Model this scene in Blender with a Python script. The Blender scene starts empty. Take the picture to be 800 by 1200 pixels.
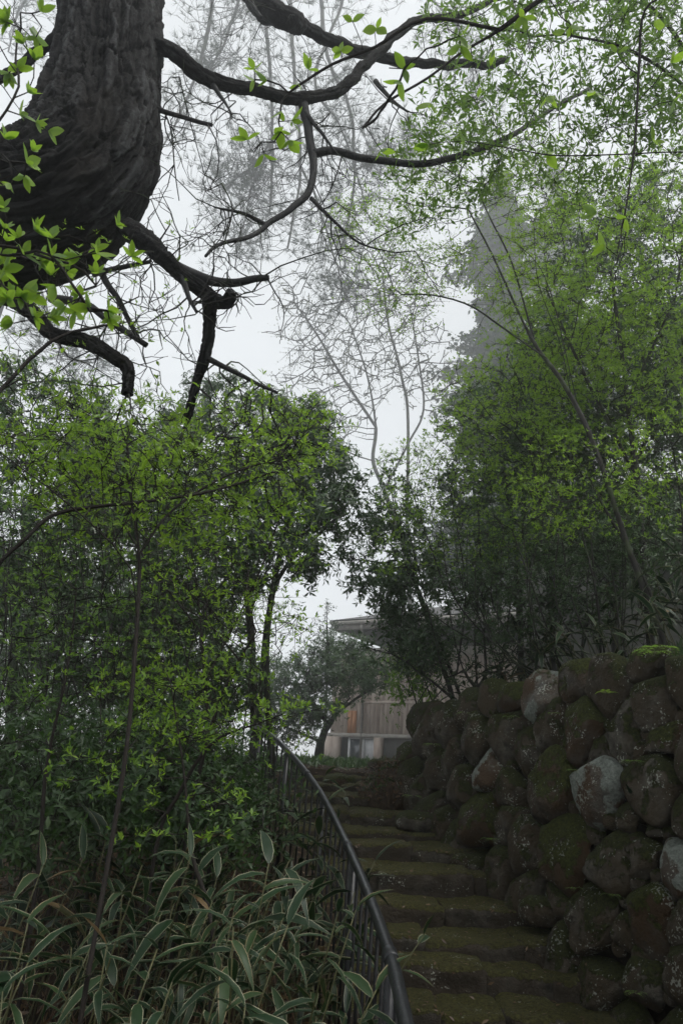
import bpy, math, random, sys, time
import numpy as np
from mathutils import Matrix, Vector

T0 = time.time()
rng = np.random.default_rng(7)
random.seed(7)
scene = bpy.context.scene
COL = scene.collection

# ------------------------------------------------------------------ camera, sky, sun, exposure
F = 933.33
EYE = np.array([0.0, 0.0, 1.5])
PITCH = math.atan((910 - 600) / F)
ROLL = math.radians(3.2)


def ray(px, py):
    x, y = px - 400.0, 600.0 - py
    a = (x * math.cos(ROLL) - y * math.sin(ROLL)) / F
    b = (x * math.sin(ROLL) + y * math.cos(ROLL)) / F
    return np.array([a, math.cos(PITCH) - b * math.sin(PITCH), math.sin(PITCH) + b * math.cos(PITCH)])


def at(px, py, Y):
    r = ray(px, py)
    return EYE + r * (Y / r[1])


cam_data = bpy.data.cameras.new("camera")
cam_data.sensor_fit = 'VERTICAL'
cam_data.sensor_height = 36.0
cam_data.lens = 28.0
cam_data.clip_end = 2000
cam_data.clip_start = 0.05
cam_data.dof.use_dof = True
cam_data.dof.focus_distance = 7.0
cam_data.dof.aperture_fstop = 9.0
cam = bpy.data.objects.new("camera", cam_data)
COL.objects.link(cam)
fwd = Vector((0, math.cos(PITCH), math.sin(PITCH)))
upv = Vector((0, -math.sin(PITCH), math.cos(PITCH)))
rgt = Vector((1, 0, 0))
cr = rgt * math.cos(ROLL) + upv * math.sin(ROLL)
cu = -rgt * math.sin(ROLL) + upv * math.cos(ROLL)
M = Matrix((cr, cu, -fwd)).transposed().to_4x4()
M.translation = Vector(EYE)
cam.matrix_world = M
scene.camera = cam

SUN_EL, SUN_AZ = math.radians(66), math.radians(118)     # azimuth from +Y towards +X
world = bpy.data.worlds.new("World")
scene.world = world
world.use_nodes = True
wn = world.node_tree
wn.nodes.clear()
sky = wn.nodes.new("ShaderNodeTexSky")
sky.sky_type = 'NISHITA'
sky.sun_disc = False
sky.sun_elevation = SUN_EL
sky.sun_rotation = SUN_AZ
sky.air_density = 1.0
sky.dust_density = 1.0
hsv = wn.nodes.new("ShaderNodeHueSaturation")
hsv.inputs['Saturation'].default_value = 0.12
bg = wn.nodes.new("ShaderNodeBackground")
bg.inputs['Strength'].default_value = 0.094
wo = wn.nodes.new("ShaderNodeOutputWorld")
wn.links.new(sky.outputs[0], hsv.inputs['Color'])
cloud = wn.nodes.new("ShaderNodeMixRGB")              # closed stratus: mostly an even grey-white layer
cloud.inputs[0].default_value = 0.72
cloud.inputs[2].default_value = (6.2, 6.45, 6.6, 1)
wn.links.new(hsv.outputs[0], cloud.inputs[1])
wn.links.new(cloud.outputs[0], bg.inputs['Color'])
wn.links.new(bg.outputs[0], wo.inputs['Surface'])

sun_d = bpy.data.lights.new("sun", 'SUN')
sun_d.energy = 1.5
sun_d.angle = math.radians(24)
sun_d.color = (1.0, 0.97, 0.92)
sun = bpy.data.objects.new("sun", sun_d)
COL.objects.link(sun)
sd = Vector((math.sin(SUN_AZ) * math.cos(SUN_EL), math.cos(SUN_AZ) * math.cos(SUN_EL), math.sin(SUN_EL)))
sun.rotation_euler = sd.to_track_quat('Z', 'Y').to_euler()

scene.view_settings.view_transform = 'Standard'
scene.view_settings.look = 'None'
scene.view_settings.exposure = 0.85
scene.view_settings.gamma = 1.0
scene.render.engine = 'CYCLES'
cy = scene.cycles
cy.max_bounces = 5
cy.diffuse_bounces = 3
cy.glossy_bounces = 2
cy.transmission_bounces = 4
cy.transparent_max_bounces = 4
cy.volume_bounces = 3
cy.use_denoising = True
cy.use_adaptive_sampling = True
cy.adaptive_threshold = 0.02
cy.caustics_reflective = False
cy.caustics_refractive = False
HAZE_DENSITY = 0.0057


# ------------------------------------------------------------------ noise
def _hash(ix, iy, iz, k):
    n = (ix.astype(np.int64) * 374761393 + iy.astype(np.int64) * 668265263 + iz.astype(np.int64) * 2147483647 + k * 1274126177) & 0xFFFFFFFF
    n = ((n ^ (n >> 13)) * 1274126177) & 0xFFFFFFFF
    n = ((n ^ (n >> 15)) * 2246822519) & 0xFFFFFFFF
    return ((n ^ (n >> 16)) & 0xFFFFFF) / float(0xFFFFFF)


def vnoise(p, k=0):
    p = np.asarray(p, float)
    i = np.floor(p)
    f = p - i
    u = f * f * (3 - 2 * f)
    out = np.zeros(len(p))
    for dx in (0, 1):
        for dy in (0, 1):
            for dz in (0, 1):
                w = (u[:, 0] if dx else 1 - u[:, 0]) * (u[:, 1] if dy else 1 - u[:, 1]) * (u[:, 2] if dz else 1 - u[:, 2])
                out += w * _hash(i[:, 0] + dx, i[:, 1] + dy, i[:, 2] + dz, k)
    return out * 2 - 1


def fbm(p, oct=4, k=0):
    p = np.asarray(p, float)
    a, s, o = 1.0, 0.0, np.zeros(len(p))
    for j in range(oct):
        o += a * vnoise(p * (2.03 ** j) + 17.3 * j, k + j)
        s += a
        a *= 0.5
    return o / s


def worley(p, k=0):
    p = np.asarray(p, float)
    i = np.floor(p)
    f1 = np.full(len(p), 9.0)
    f2 = np.full(len(p), 9.0)
    cid = np.zeros(len(p))
    for dx in (-1, 0, 1):
        for dy in (-1, 0, 1):
            for dz in (-1, 0, 1):
                c = i + (dx, dy, dz)
                q = c + np.stack([_hash(c[:, 0], c[:, 1], c[:, 2], k + m) for m in (1, 2, 3)], 1)
                d = np.linalg.norm(q - p, axis=1)
                nearer = d < f1
                f2 = np.where(nearer, f1, np.minimum(f2, d))
                cid = np.where(nearer, _hash(c[:, 0], c[:, 1], c[:, 2], k + 9), cid)
                f1 = np.where(nearer, d, f1)
    return f1, f2, cid


def unit(v):
    v = np.asarray(v, float)
    return v / np.maximum(np.linalg.norm(v, axis=-1, keepdims=True), 1e-9)


# ------------------------------------------------------------------ materials
def new_mat(name):
    m = bpy.data.materials.new(name)
    m.use_nodes = True
    nt = m.node_tree
    nt.nodes.clear()
    out = nt.nodes.new("ShaderNodeOutputMaterial")
    return m, nt, out


def N(nt, t, **kw):
    n = nt.nodes.new(t)
    for k, v in kw.items():
        if k in n.inputs:
            n.inputs[k].default_value = v
        else:
            setattr(n, k, v)
    return n


def ramp(nt, stops, src):
    r = nt.nodes.new("ShaderNodeValToRGB")
    el = r.color_ramp.elements
    while len(el) > 1:
        el.remove(el[-1])
    el[0].position, el[0].color = stops[0][0], (*stops[0][1], 1)
    for p, c in stops[1:]:
        e = el.new(p)
        e.color = (*c, 1)
    nt.links.new(src, r.inputs[0])
    return r.outputs[0]


def leaf_mat(name, dark, mid, light, trans, tfac=0.45, rough=0.45, spec=0.4):
    """leaf: colour varies leaf by leaf (point attribute rnd); part of the light passes through"""
    m, nt, out = new_mat(name)
    a = N(nt, "ShaderNodeAttribute", attribute_name="rnd")
    col = ramp(nt, [(0.0, dark), (0.55, mid), (1.0, light)], a.outputs['Fac'])
    pr = N(nt, "ShaderNodeBsdfPrincipled", Roughness=rough)
    pr.inputs['Specular IOR Level'].default_value = spec
    nt.links.new(col, pr.inputs['Base Color'])
    tr = N(nt, "ShaderNodeBsdfTranslucent")
    mul = N(nt, "ShaderNodeMixRGB", blend_type='MIX')
    mul.inputs[0].default_value = 0.7
    nt.links.new(col, mul.inputs[1])
    mul.inputs[2].default_value = (*trans, 1)
    nt.links.new(mul.outputs[0], tr.inputs['Color'])
    mx = N(nt, "ShaderNodeMixShader")
    mx.inputs[0].default_value = tfac
    nt.links.new(pr.outputs[0], mx.inputs[1])
    nt.links.new(tr.outputs[0], mx.inputs[2])
    nt.links.new(mx.outputs[0], out.inputs['Surface'])
    return m


def bark_mat(name, dark, light, scale=8.0, bump=0.6, moss=None, rough=0.85, stretch=3.0):
    m, nt, out = new_mat(name)
    tc = N(nt, "ShaderNodeTexCoord")
    mp = N(nt, "ShaderNodeMapping")
    mp.inputs['Scale'].default_value = (1, 1, 1.0 / stretch)
    nt.links.new(tc.outputs['Object'], mp.inputs[0])
    n1 = N(nt, "ShaderNodeTexNoise", Scale=scale, Detail=7.0, Roughness=0.65)
    nt.links.new(mp.outputs[0], n1.inputs['Vector'])
    n2 = N(nt, "ShaderNodeTexNoise", Scale=scale * 0.22, Detail=4.0)
    nt.links.new(tc.outputs['Object'], n2.inputs['Vector'])
    col = ramp(nt, [(0.30, dark), (0.55, tuple((a + b) / 2 for a, b in zip(dark, light))), (0.72, light)], n1.outputs[0])
    if moss:
        f = ramp(nt, [(0.5, (0, 0, 0)), (0.64, (1, 1, 1))], n2.outputs[0])
        mx = N(nt, "ShaderNodeMixRGB")
        nt.links.new(f, mx.inputs[0])
        nt.links.new(col, mx.inputs[1])
        mx.inputs[2].default_value = (*moss, 1)
        col = mx.outputs[0]
    pr = N(nt, "ShaderNodeBsdfPrincipled", Roughness=rough)
    pr.inputs['Specular IOR Level'].default_value = 0.25
    nt.links.new(col, pr.inputs['Base Color'])
    b = N(nt, "ShaderNodeBump", Strength=bump, Distance=0.02)
    nt.links.new(n1.outputs[0], b.inputs['Height'])
    nt.links.new(b.outputs[0], pr.inputs['Normal'])
    nt.links.new(pr.outputs[0], out.inputs['Surface'])
    return m


def stone_mat(name, rock_a, rock_b, rust, moss_a, moss_b, moss_up=0.35, moss_amt=0.5, lichen=0.6, pale=0.0):
    """rough boulder: rust-brown dry moss, green moss (more of it where the face looks up), pale lichen flecks"""
    m, nt, out = new_mat(name)
    tc = N(nt, "ShaderNodeTexCoord")
    oi = N(nt, "ShaderNodeObjectInfo")
    add = N(nt, "ShaderNodeVectorMath", operation='ADD')
    mulr = N(nt, "ShaderNodeMath", operation='MULTIPLY')
    mulr.inputs[1].default_value = 37.0
    nt.links.new(oi.outputs['Random'], mulr.inputs[0])
    nt.links.new(tc.outputs['Object'], add.inputs[0])
    nt.links.new(mulr.outputs[0], add.inputs[1])
    v = add.outputs[0]

    def noise(s, d=5.0, r=0.6):
        n = N(nt, "ShaderNodeTexNoise", Scale=s, Detail=d, Roughness=r)
        nt.links.new(v, n.inputs['Vector'])
        return n.outputs[0]

    def mixc(f, a, b):
        mx = N(nt, "ShaderNodeMixRGB")
        nt.links.new(f, mx.inputs[0])
        for s, c in ((1, a), (2, b)):
            if isinstance(c, tuple):
                mx.inputs[s].default_value = (*c, 1)
            else:
                nt.links.new(c, mx.inputs[s])
        return mx.outputs[0]

    big, midn, fine, grain = noise(3.2), noise(11.0, 6.0), noise(46.0, 5.0, 0.7), noise(140.0, 3.0)
    c = ramp(nt, [(0.32, rock_a), (0.66, rock_b)], midn)
    c = mixc(ramp(nt, [(0.36, (0, 0, 0)), (0.56, (1, 1, 1))], big), c, rust)
    # moss: noise plus how much the surface faces up
    g = N(nt, "ShaderNodeNewGeometry")
    sep = N(nt, "ShaderNodeSeparateXYZ")
    nt.links.new(g.outputs['Normal'], sep.inputs[0])
    m1 = N(nt, "ShaderNodeMath", operation='MULTIPLY_ADD')
    nt.links.new(sep.outputs[2], m1.inputs[0])
    m1.inputs[1].default_value = moss_up
    nt.links.new(noise(6.5, 6.0, 0.7), m1.inputs[2])
    e = 0.78 - 0.35 * moss_amt
    f = mossf = ramp(nt, [(e, (0, 0, 0)), (e + 0.055, (1, 1, 1))], m1.outputs[0])
    c = mixc(f, c, ramp(nt, [(0.35, moss_a), (0.68, moss_b)], fine))
    # lichen flecks: fine specks that gather in patches
    half = N(nt, "ShaderNodeMath", operation='MULTIPLY')
    nt.links.new(noise(5.0, 4.0, 0.7), half.inputs[0])
    half.inputs[1].default_value = 0.5
    sp_ = N(nt, "ShaderNodeMath", operation='MULTIPLY_ADD')
    nt.links.new(noise(62.0, 3.0, 0.5), sp_.inputs[0])
    sp_.inputs[1].default_value = 0.5
    nt.links.new(half.outputs[0], sp_.inputs[2])
    t = 0.645 - 0.09 * lichen
    c = mixc(ramp(nt, [(t, (0, 0, 0)), (t + 0.02, (1, 1, 1))], sp_.outputs[0]), c, (0.30, 0.31, 0.27))
    if pale:
        fp = ramp(nt, [(0.68 - 0.2 * pale, (0, 0, 0)), (0.71 - 0.2 * pale, (1, 1, 1))], noise(3.4, 6.0, 0.6))
        c = mixc(fp, c, ramp(nt, [(0.35, (0.13, 0.15, 0.13)), (0.65, (0.27, 0.29, 0.26))], fine))
    pr = N(nt, "ShaderNodeBsdfPrincipled", Roughness=0.9)
    pr.inputs['Specular IOR Level'].default_value = 0.2
    nt.links.new(c, pr.inputs['Base Color'])
    hsum = N(nt, "ShaderNodeMath", operation='MULTIPLY_ADD')
    nt.links.new(fine, hsum.inputs[0])
    hsum.inputs[1].default_value = 0.6
    nt.links.new(midn, hsum.inputs[2])
    h2 = N(nt, "ShaderNodeMath", operation='MULTIPLY_ADD')
    nt.links.new(grain, h2.inputs[0])
    h2.inputs[1].default_value = 0.25
    nt.links.new(hsum.outputs[0], h2.inputs[2])
    mg = N(nt, "ShaderNodeMath", operation='MULTIPLY_ADD')
    nt.links.new(noise(90.0, 4.0, 0.75), mg.inputs[0])
    mg.inputs[1].default_value = 1.3
    mg.inputs[2].default_value = 0.3
    mh = N(nt, "ShaderNodeMath", operation='MULTIPLY')
    nt.links.new(mossf, mh.inputs[0])
    nt.links.new(mg.outputs[0], mh.inputs[1])
    h3 = N(nt, "ShaderNodeMath", operation='ADD')
    nt.links.new(h2.outputs[0], h3.inputs[0])
    nt.links.new(mh.outputs[0], h3.inputs[1])
    b = N(nt, "ShaderNodeBump", Strength=1.0, Distance=0.04)
    nt.links.new(h3.outputs[0], b.inputs['Height'])
    nt.links.new(b.outputs[0], pr.inputs['Normal'])
    nt.links.new(pr.outputs[0], out.inputs['Surface'])
    return m


def plain_mat(name, a, b, scale=6.0, rough=0.7, bump=0.15, spec=0.3, metallic=0.0, stretch=(1, 1, 1), flecks=None):
    m, nt, out = new_mat(name)
    tc = N(nt, "ShaderNodeTexCoord")
    oi = N(nt, "ShaderNodeObjectInfo")
    mp = N(nt, "ShaderNodeMapping")
    mp.inputs['Scale'].default_value = stretch
    nt.links.new(tc.outputs['Object'], mp.inputs[0])
    nt.links.new(oi.outputs['Random'], mp.inputs['Location'])
    n1 = N(nt, "ShaderNodeTexNoise", Scale=scale, Detail=6.0, Roughness=0.65)
    nt.links.new(mp.outputs[0], n1.inputs['Vector'])
    col = ramp(nt, [(0.33, a), (0.67, b)], n1.outputs[0])
    if flecks:
        n3 = N(nt, "ShaderNodeTexNoise", Scale=scale * 2.2, Detail=3.0)
        nt.links.new(mp.outputs[0], n3.inputs['Vector'])
        mx = N(nt, "ShaderNodeMixRGB")
        nt.links.new(ramp(nt, [(0.66, (0, 0, 0)), (0.70, (1, 1, 1))], n3.outputs[0]), mx.inputs[0])
        nt.links.new(col, mx.inputs[1])
        mx.inputs[2].default_value = (*flecks, 1)
        col = mx.outputs[0]
    pr = N(nt, "ShaderNodeBsdfPrincipled", Roughness=rough, Metallic=metallic)
    pr.inputs['Specular IOR Level'].default_value = spec
    nt.links.new(col, pr.inputs['Base Color'])
    bp = N(nt, "ShaderNodeBump", Strength=bump, Distance=0.02)
    nt.links.new(n1.outputs[0], bp.inputs['Height'])
    nt.links.new(bp.outputs[0], pr.inputs['Normal'])
    nt.links.new(pr.outputs[0], out.inputs['Surface'])
    return m


MAT = {}
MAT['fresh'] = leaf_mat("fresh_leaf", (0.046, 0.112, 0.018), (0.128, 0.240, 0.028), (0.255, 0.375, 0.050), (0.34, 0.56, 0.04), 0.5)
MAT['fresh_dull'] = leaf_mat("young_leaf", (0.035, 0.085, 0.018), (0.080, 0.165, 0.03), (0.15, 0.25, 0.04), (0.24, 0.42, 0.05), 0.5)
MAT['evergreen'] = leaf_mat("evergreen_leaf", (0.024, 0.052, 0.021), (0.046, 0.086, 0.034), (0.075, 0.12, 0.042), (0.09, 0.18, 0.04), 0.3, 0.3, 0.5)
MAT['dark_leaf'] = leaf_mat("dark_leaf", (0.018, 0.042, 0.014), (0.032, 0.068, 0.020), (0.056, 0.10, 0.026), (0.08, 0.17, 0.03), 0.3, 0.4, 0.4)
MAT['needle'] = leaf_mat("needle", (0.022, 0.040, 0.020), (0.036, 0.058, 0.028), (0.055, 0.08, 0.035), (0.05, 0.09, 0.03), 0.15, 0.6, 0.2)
MAT['cedar'] = leaf_mat("cedar_spray", (0.022, 0.046, 0.022), (0.036, 0.066, 0.030), (0.055, 0.09, 0.036), (0.05, 0.10, 0.03), 0.15, 0.6, 0.2)
MAT['bud'] = leaf_mat("opening_bud", (0.07, 0.075, 0.03), (0.10, 0.10, 0.04), (0.14, 0.14, 0.05), (0.2, 0.22, 0.08), 0.4)
MAT['pine_bark'] = bark_mat("pine_bark", (0.007, 0.007, 0.008), (0.030, 0.030, 0.030), 14.0, 0.9, None, 0.75)
def plated_bark():
    m, nt, out = new_mat("pine_plates")
    a = N(nt, "ShaderNodeAttribute", attribute_name="rnd")
    tc = N(nt, "ShaderNodeTexCoord")
    n1 = N(nt, "ShaderNodeTexNoise", Scale=45.0, Detail=6.0, Roughness=0.7)
    n2 = N(nt, "ShaderNodeTexNoise", Scale=3.0, Detail=4.0)
    nt.links.new(tc.outputs['Object'], n1.inputs['Vector'])
    nt.links.new(tc.outputs['Object'], n2.inputs['Vector'])
    ad = N(nt, "ShaderNodeMath", operation='MULTIPLY_ADD')
    nt.links.new(n1.outputs[0], ad.inputs[0])
    ad.inputs[1].default_value = 0.7
    nt.links.new(a.outputs['Fac'], ad.inputs[2])
    c = ramp(nt, [(0.42, (0.005, 0.005, 0.005)), (0.80, (0.011, 0.011, 0.011)), (1.0, (0.040, 0.041, 0.042))], ad.outputs[0])
    mx = N(nt, "ShaderNodeMixRGB")
    nt.links.new(ramp(nt, [(0.52, (0, 0, 0)), (0.66, (.7, .7, .7))], n2.outputs[0]), mx.inputs[0])
    nt.links.new(c, mx.inputs[1])
    mx.inputs[2].default_value = (0.016, 0.014, 0.012, 1)
    pr = N(nt, "ShaderNodeBsdfPrincipled", Roughness=0.75)
    pr.inputs['Specular IOR Level'].default_value = 0.10
    nt.links.new(mx.outputs[0], pr.inputs['Base Color'])
    b = N(nt, "ShaderNodeBump", Strength=0.8, Distance=0.012)
    nt.links.new(n1.outputs[0], b.inputs['Height'])
    nt.links.new(b.outputs[0], pr.inputs['Normal'])
    nt.links.new(pr.outputs[0], out.inputs['Surface'])
    return m


MAT['pine_plates'] = plated_bark()
MAT['branch'] = bark_mat("branch_bark", (0.012, 0.011, 0.010), (0.042, 0.039, 0.035), 20.0, 0.6, (0.045, 0.06, 0.03))
MAT['twig'] = bark_mat("twig_bark", (0.011, 0.009, 0.008), (0.026, 0.021, 0.017), 30.0, 0.3)
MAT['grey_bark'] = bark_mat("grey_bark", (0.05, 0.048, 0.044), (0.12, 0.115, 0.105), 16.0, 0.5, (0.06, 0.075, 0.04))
MAT['stone'] = stone_mat("wall_stone", (0.032, 0.029, 0.024), (0.140, 0.128, 0.106), (0.058, 0.044, 0.028), (0.022, 0.027, 0.009), (0.066, 0.076, 0.018), 0.32, 0.58, 0.56)
MAT['stone_pale'] = stone_mat("pale_stone", (0.06, 0.06, 0.055), (0.17, 0.165, 0.15), (0.080, 0.052, 0.032), (0.022, 0.030, 0.008), (0.075, 0.095, 0.018), 0.25, 0.25, 0.7, 1.0)
MAT['stone_moss'] = stone_mat("mossy_stone", (0.04, 0.036, 0.03), (0.10, 0.09, 0.075), (0.065, 0.040, 0.022), (0.026, 0.032, 0.009), (0.088, 0.102, 0.020), 0.35, 0.74, 0.52)
MAT['step'] = stone_mat("step_stone", (0.024, 0.022, 0.018), (0.115, 0.102, 0.084), (0.046, 0.036, 0.026), (0.034, 0.033, 0.012), (0.125, 0.120, 0.036), 0.48, 0.15, 0.30)
MAT['soil'] = plain_mat("leaf_litter_soil", (0.012, 0.009, 0.006), (0.034, 0.024, 0.016), 9.0, 0.95, 0.8, 0.1, flecks=(0.07, 0.05, 0.03))
MAT['rail'] = plain_mat("black_painted_steel", (0.006, 0.0065, 0.008), (0.016, 0.017, 0.020), 40.0, 0.34, 0.12, 0.4, flecks=(0.05, 0.05, 0.05))
MAT['bar'] = plain_mat("black_iron_bar", (0.005, 0.005, 0.006), (0.012, 0.012, 0.013), 60.0, 0.6, 0.1, 0.2)
MAT['dry'] = leaf_mat("dry_leaf", (0.05, 0.028, 0.014), (0.10, 0.058, 0.03), (0.20, 0.13, 0.07), (0.2, 0.12, 0.05), 0.2)
MAT['culm'] = plain_mat("bamboo_culm", (0.045, 0.05, 0.02), (0.10, 0.095, 0.04), 20.0, 0.5, 0.1)
MAT['siding'] = plain_mat("red_brown_siding", (0.28, 0.22, 0.185), (0.52, 0.45, 0.39), 2.2, 0.8, 0.1, 0.2, stretch=(3, 3, 0.5))
MAT['orange_wood'] = plain_mat("orange_wood", (0.26, 0.12, 0.06), (0.38, 0.20, 0.11), 5.0, 0.7, 0.2, 0.2, stretch=(3, 3, 0.5))
MAT['plaster'] = plain_mat("grey_plaster", (0.13, 0.13, 0.125), (0.23, 0.225, 0.21), 1.6, 0.9, 0.15, 0.15)
MAT['plaster_pale'] = plain_mat("pale_plaster", (0.42, 0.39, 0.35), (0.58, 0.55, 0.50), 1.4, 0.9, 0.1, 0.15)
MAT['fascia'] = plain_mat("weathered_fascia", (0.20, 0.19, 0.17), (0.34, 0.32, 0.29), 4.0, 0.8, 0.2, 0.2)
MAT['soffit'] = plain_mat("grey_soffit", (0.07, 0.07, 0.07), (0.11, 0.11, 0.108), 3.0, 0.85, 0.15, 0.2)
MAT['window_frame'] = plain_mat("white_window_frame", (0.62, 0.63, 0.64), (0.78, 0.78, 0.78), 5.0, 0.5, 0.05, 0.4)
MAT['curtain'] = plain_mat("curtain", (0.42, 0.43, 0.44), (0.55, 0.55, 0.55), 6.0, 0.9, 0.1, 0.1)


def glass_mat():
    m, nt, out = new_mat("window_glass")
    pr = N(nt, "ShaderNodeBsdfPrincipled", Roughness=0.06)
    pr.inputs['Base Color'].default_value = (0.08, 0.09, 0.10, 1)
    pr.inputs['Specular IOR Level'].default_value = 0.7
    nt.links.new(pr.outputs[0], out.inputs['Surface'])
    return m


MAT['glass'] = glass_mat()


def sasa_mat():
    m, nt, out = new_mat("striped_bamboo_leaf")
    a = N(nt, "ShaderNodeAttribute", attribute_name="edge")
    oi = N(nt, "ShaderNodeObjectInfo")
    tc = N(nt, "ShaderNodeTexCoord")
    mp = N(nt, "ShaderNodeMapping")
    mp.inputs['Scale'].default_value = (2.0, 40.0, 1.0)
    nt.links.new(tc.outputs['Object'], mp.inputs[0])
    n = N(nt, "ShaderNodeTexNoise", Scale=6.0, Detail=4.0)
    nt.links.new(mp.outputs[0], n.inputs['Vector'])
    ad = N(nt, "ShaderNodeMath", operation='MULTIPLY_ADD')
    nt.links.new(n.outputs[0], ad.inputs[0])
    ad.inputs[1].default_value = 0.42
    nt.links.new(a.outputs['Fac'], ad.inputs[2])
    f = ramp(nt, [(0.90, (0, 0, 0)), (0.97, (1, 1, 1))], ad.outputs[0])
    g = ramp(nt, [(0.0, (0.008, 0.022, 0.009)), (0.5, (0.013, 0.034, 0.012)), (0.97, (0.025, 0.050, 0.015)), (0.982, (0.12, 0.08, 0.04)), (1.0, (0.16, 0.11, 0.055))], oi.outputs['Random'])
    e = ramp(nt, [(0.0, (0.24, 0.25, 0.17)), (0.7, (0.32, 0.30, 0.20)), (1.0, (0.30, 0.21, 0.11))], oi.outputs['Random'])
    mx = N(nt, "ShaderNodeMixRGB")
    nt.links.new(f, mx.inputs[0])
    nt.links.new(g, mx.inputs[1])
    nt.links.new(e, mx.inputs[2])
    pr = N(nt, "ShaderNodeBsdfPrincipled", Roughness=0.45)
    pr.inputs['Specular IOR Level'].default_value = 0.28
    nt.links.new(mx.outputs[0], pr.inputs['Base Color'])
    tr = N(nt, "ShaderNodeBsdfTranslucent")
    nt.links.new(mx.outputs[0], tr.inputs['Color'])
    ms = N(nt, "ShaderNodeMixShader")
    ms.inputs[0].default_value = 0.25
    nt.links.new(pr.outputs[0], ms.inputs[1])
    nt.links.new(tr.outputs[0], ms.inputs[2])
    nt.links.new(ms.outputs[0], out.inputs['Surface'])
    return m


MAT['sasa'] = sasa_mat()


# ------------------------------------------------------------------ mesh building
class MB:
    """collects triangles and quads; build() links them as ONE mesh object"""

    def __init__(self):
        self.v, self.t, self.q, self.a, self.n = [], [], [], [], 0

    def add(self, v, tris=None, quads=None, attr=None):
        v = np.asarray(v, float).reshape(-1, 3)
        self.v.append(v)
        if tris is not None and len(tris):
            self.t.append(np.asarray(tris, np.int64).reshape(-1, 3) + self.n)
        if quads is not None and len(quads):
            self.q.append(np.asarray(quads, np.int64).reshape(-1, 4) + self.n)
        self.a.append(np.full(len(v), 0.5) if attr is None else np.asarray(attr, float))
        self.n += len(v)

    def mesh(self, name, mat, origin=(0, 0, 0), attr='rnd', smooth=True):
        me = bpy.data.meshes.new(name)
        v = np.concatenate(self.v) - np.asarray(origin, float)
        t = np.concatenate(self.t) if self.t else np.zeros((0, 3), np.int64)
        q = np.concatenate(self.q) if self.q else np.zeros((0, 4), np.int64)
        me.vertices.add(len(v))
        me.vertices.foreach_set('co', v.astype(np.float32).ravel())
        nl = t.size + q.size
        me.loops.add(nl)
        me.loops.foreach_set('vertex_index', np.concatenate([t.ravel(), q.ravel()]).astype(np.int32))
        me.polygons.add(len(t) + len(q))
        st = np.concatenate([np.arange(len(t)) * 3, t.size + np.arange(len(q)) * 4]).astype(np.int32)
        me.polygons.foreach_set('loop_start', st)
        me.polygons.foreach_set('use_smooth', np.full(len(st), smooth, bool))
        me.update(calc_edges=True)
        at_ = me.attributes.new(attr, 'FLOAT', 'POINT')
        at_.data.foreach_set('value', np.concatenate(self.a).astype(np.float32))
        me.materials.append(mat)
        return me

    def build(self, name, mat, parent=None, origin=None, kind=None, smooth=True, attr='rnd'):
        if not self.v:
            return None
        o_ = origin if origin is not None else (tuple(parent.location) if parent is not None else (0, 0, 0))
        o = bpy.data.objects.new(name, self.mesh(name, mat, o_, attr, smooth))
        COL.objects.link(o)
        if parent is not None:
            o.parent = parent
        else:
            o.location = o_
        if kind:
            o['kind'] = kind
        return o


def tag(o, label, cat, group=None):
    o['label'] = label
    o['category'] = cat
    if group:
        o['group'] = group
    return o


def empty(name, loc, label, cat, group=None):
    o = bpy.data.objects.new(name, None)
    o.empty_display_size = 0.2
    o.location = tuple(float(c) for c in loc)
    COL.objects.link(o)
    return tag(o, label, cat, group)


def tube(mb, pts, radii, sides=6, cap=True, attr=0.5):
    pts = np.asarray(pts, float)
    radii = np.broadcast_to(np.asarray(radii, float), (len(pts),))
    t = np.gradient(pts, axis=0)
    t = unit(t)
    u = np.cross(t[0], (0.13, 0.31, 0.94))
    if np.linalg.norm(u) < 1e-3:
        u = np.cross(t[0], (1, 0, 0))
    us = []
    for k in range(len(pts)):
        u = u - t[k] * np.dot(u, t[k])
        u = u / max(np.linalg.norm(u), 1e-9)
        us.append(u)
    us = np.array(us)
    ws = np.cross(t, us)
    ang = np.linspace(0, 2 * math.pi, sides, endpoint=False)
    ring = pts[:, None, :] + radii[:, None, None] * (np.cos(ang)[None, :, None] * us[:, None, :] + np.sin(ang)[None, :, None] * ws[:, None, :])
    v = ring.reshape(-1, 3)
    i = np.arange(len(pts) - 1)[:, None] * sides
    j = np.arange(sides)[None, :]
    j2 = (j + 1) % sides
    quads = np.stack([i + j, i + j2, i + sides + j2, i + sides + j], -1).reshape(-1, 4)
    tris = None
    if cap:
        v = np.concatenate([v, pts[:1], pts[-1:]])
        a, b = len(v) - 2, len(v) - 1
        l = (len(pts) - 1) * sides
        tris = [(a, (k + 1) % sides, k) for k in range(sides)] + [(b, l + k, l + (k + 1) % sides) for k in range(sides)]
    mb.add(v, tris, quads, np.full(len(v), attr))


def smooth_path(pts, n=40):
    """Catmull-Rom through the points"""
    p = np.asarray(pts, float)
    if len(p) < 3:
        t = np.linspace(0, 1, n)[:, None]
        return p[0] * (1 - t) + p[-1] * t
    q = np.vstack([2 * p[0] - p[1], p, 2 * p[-1] - p[-2]])
    out = []
    for s in np.linspace(0, len(p) - 1, n):
        k = min(int(s), len(p) - 2)
        f = s - k
        a, b, c, d = q[k], q[k + 1], q[k + 2], q[k + 3]
        out.append(0.5 * ((2 * b) + (c - a) * f + (2 * a - 5 * b + 4 * c - d) * f * f + (3 * b - a - 3 * c + d) * f ** 3))
    return np.array(out)


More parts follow.
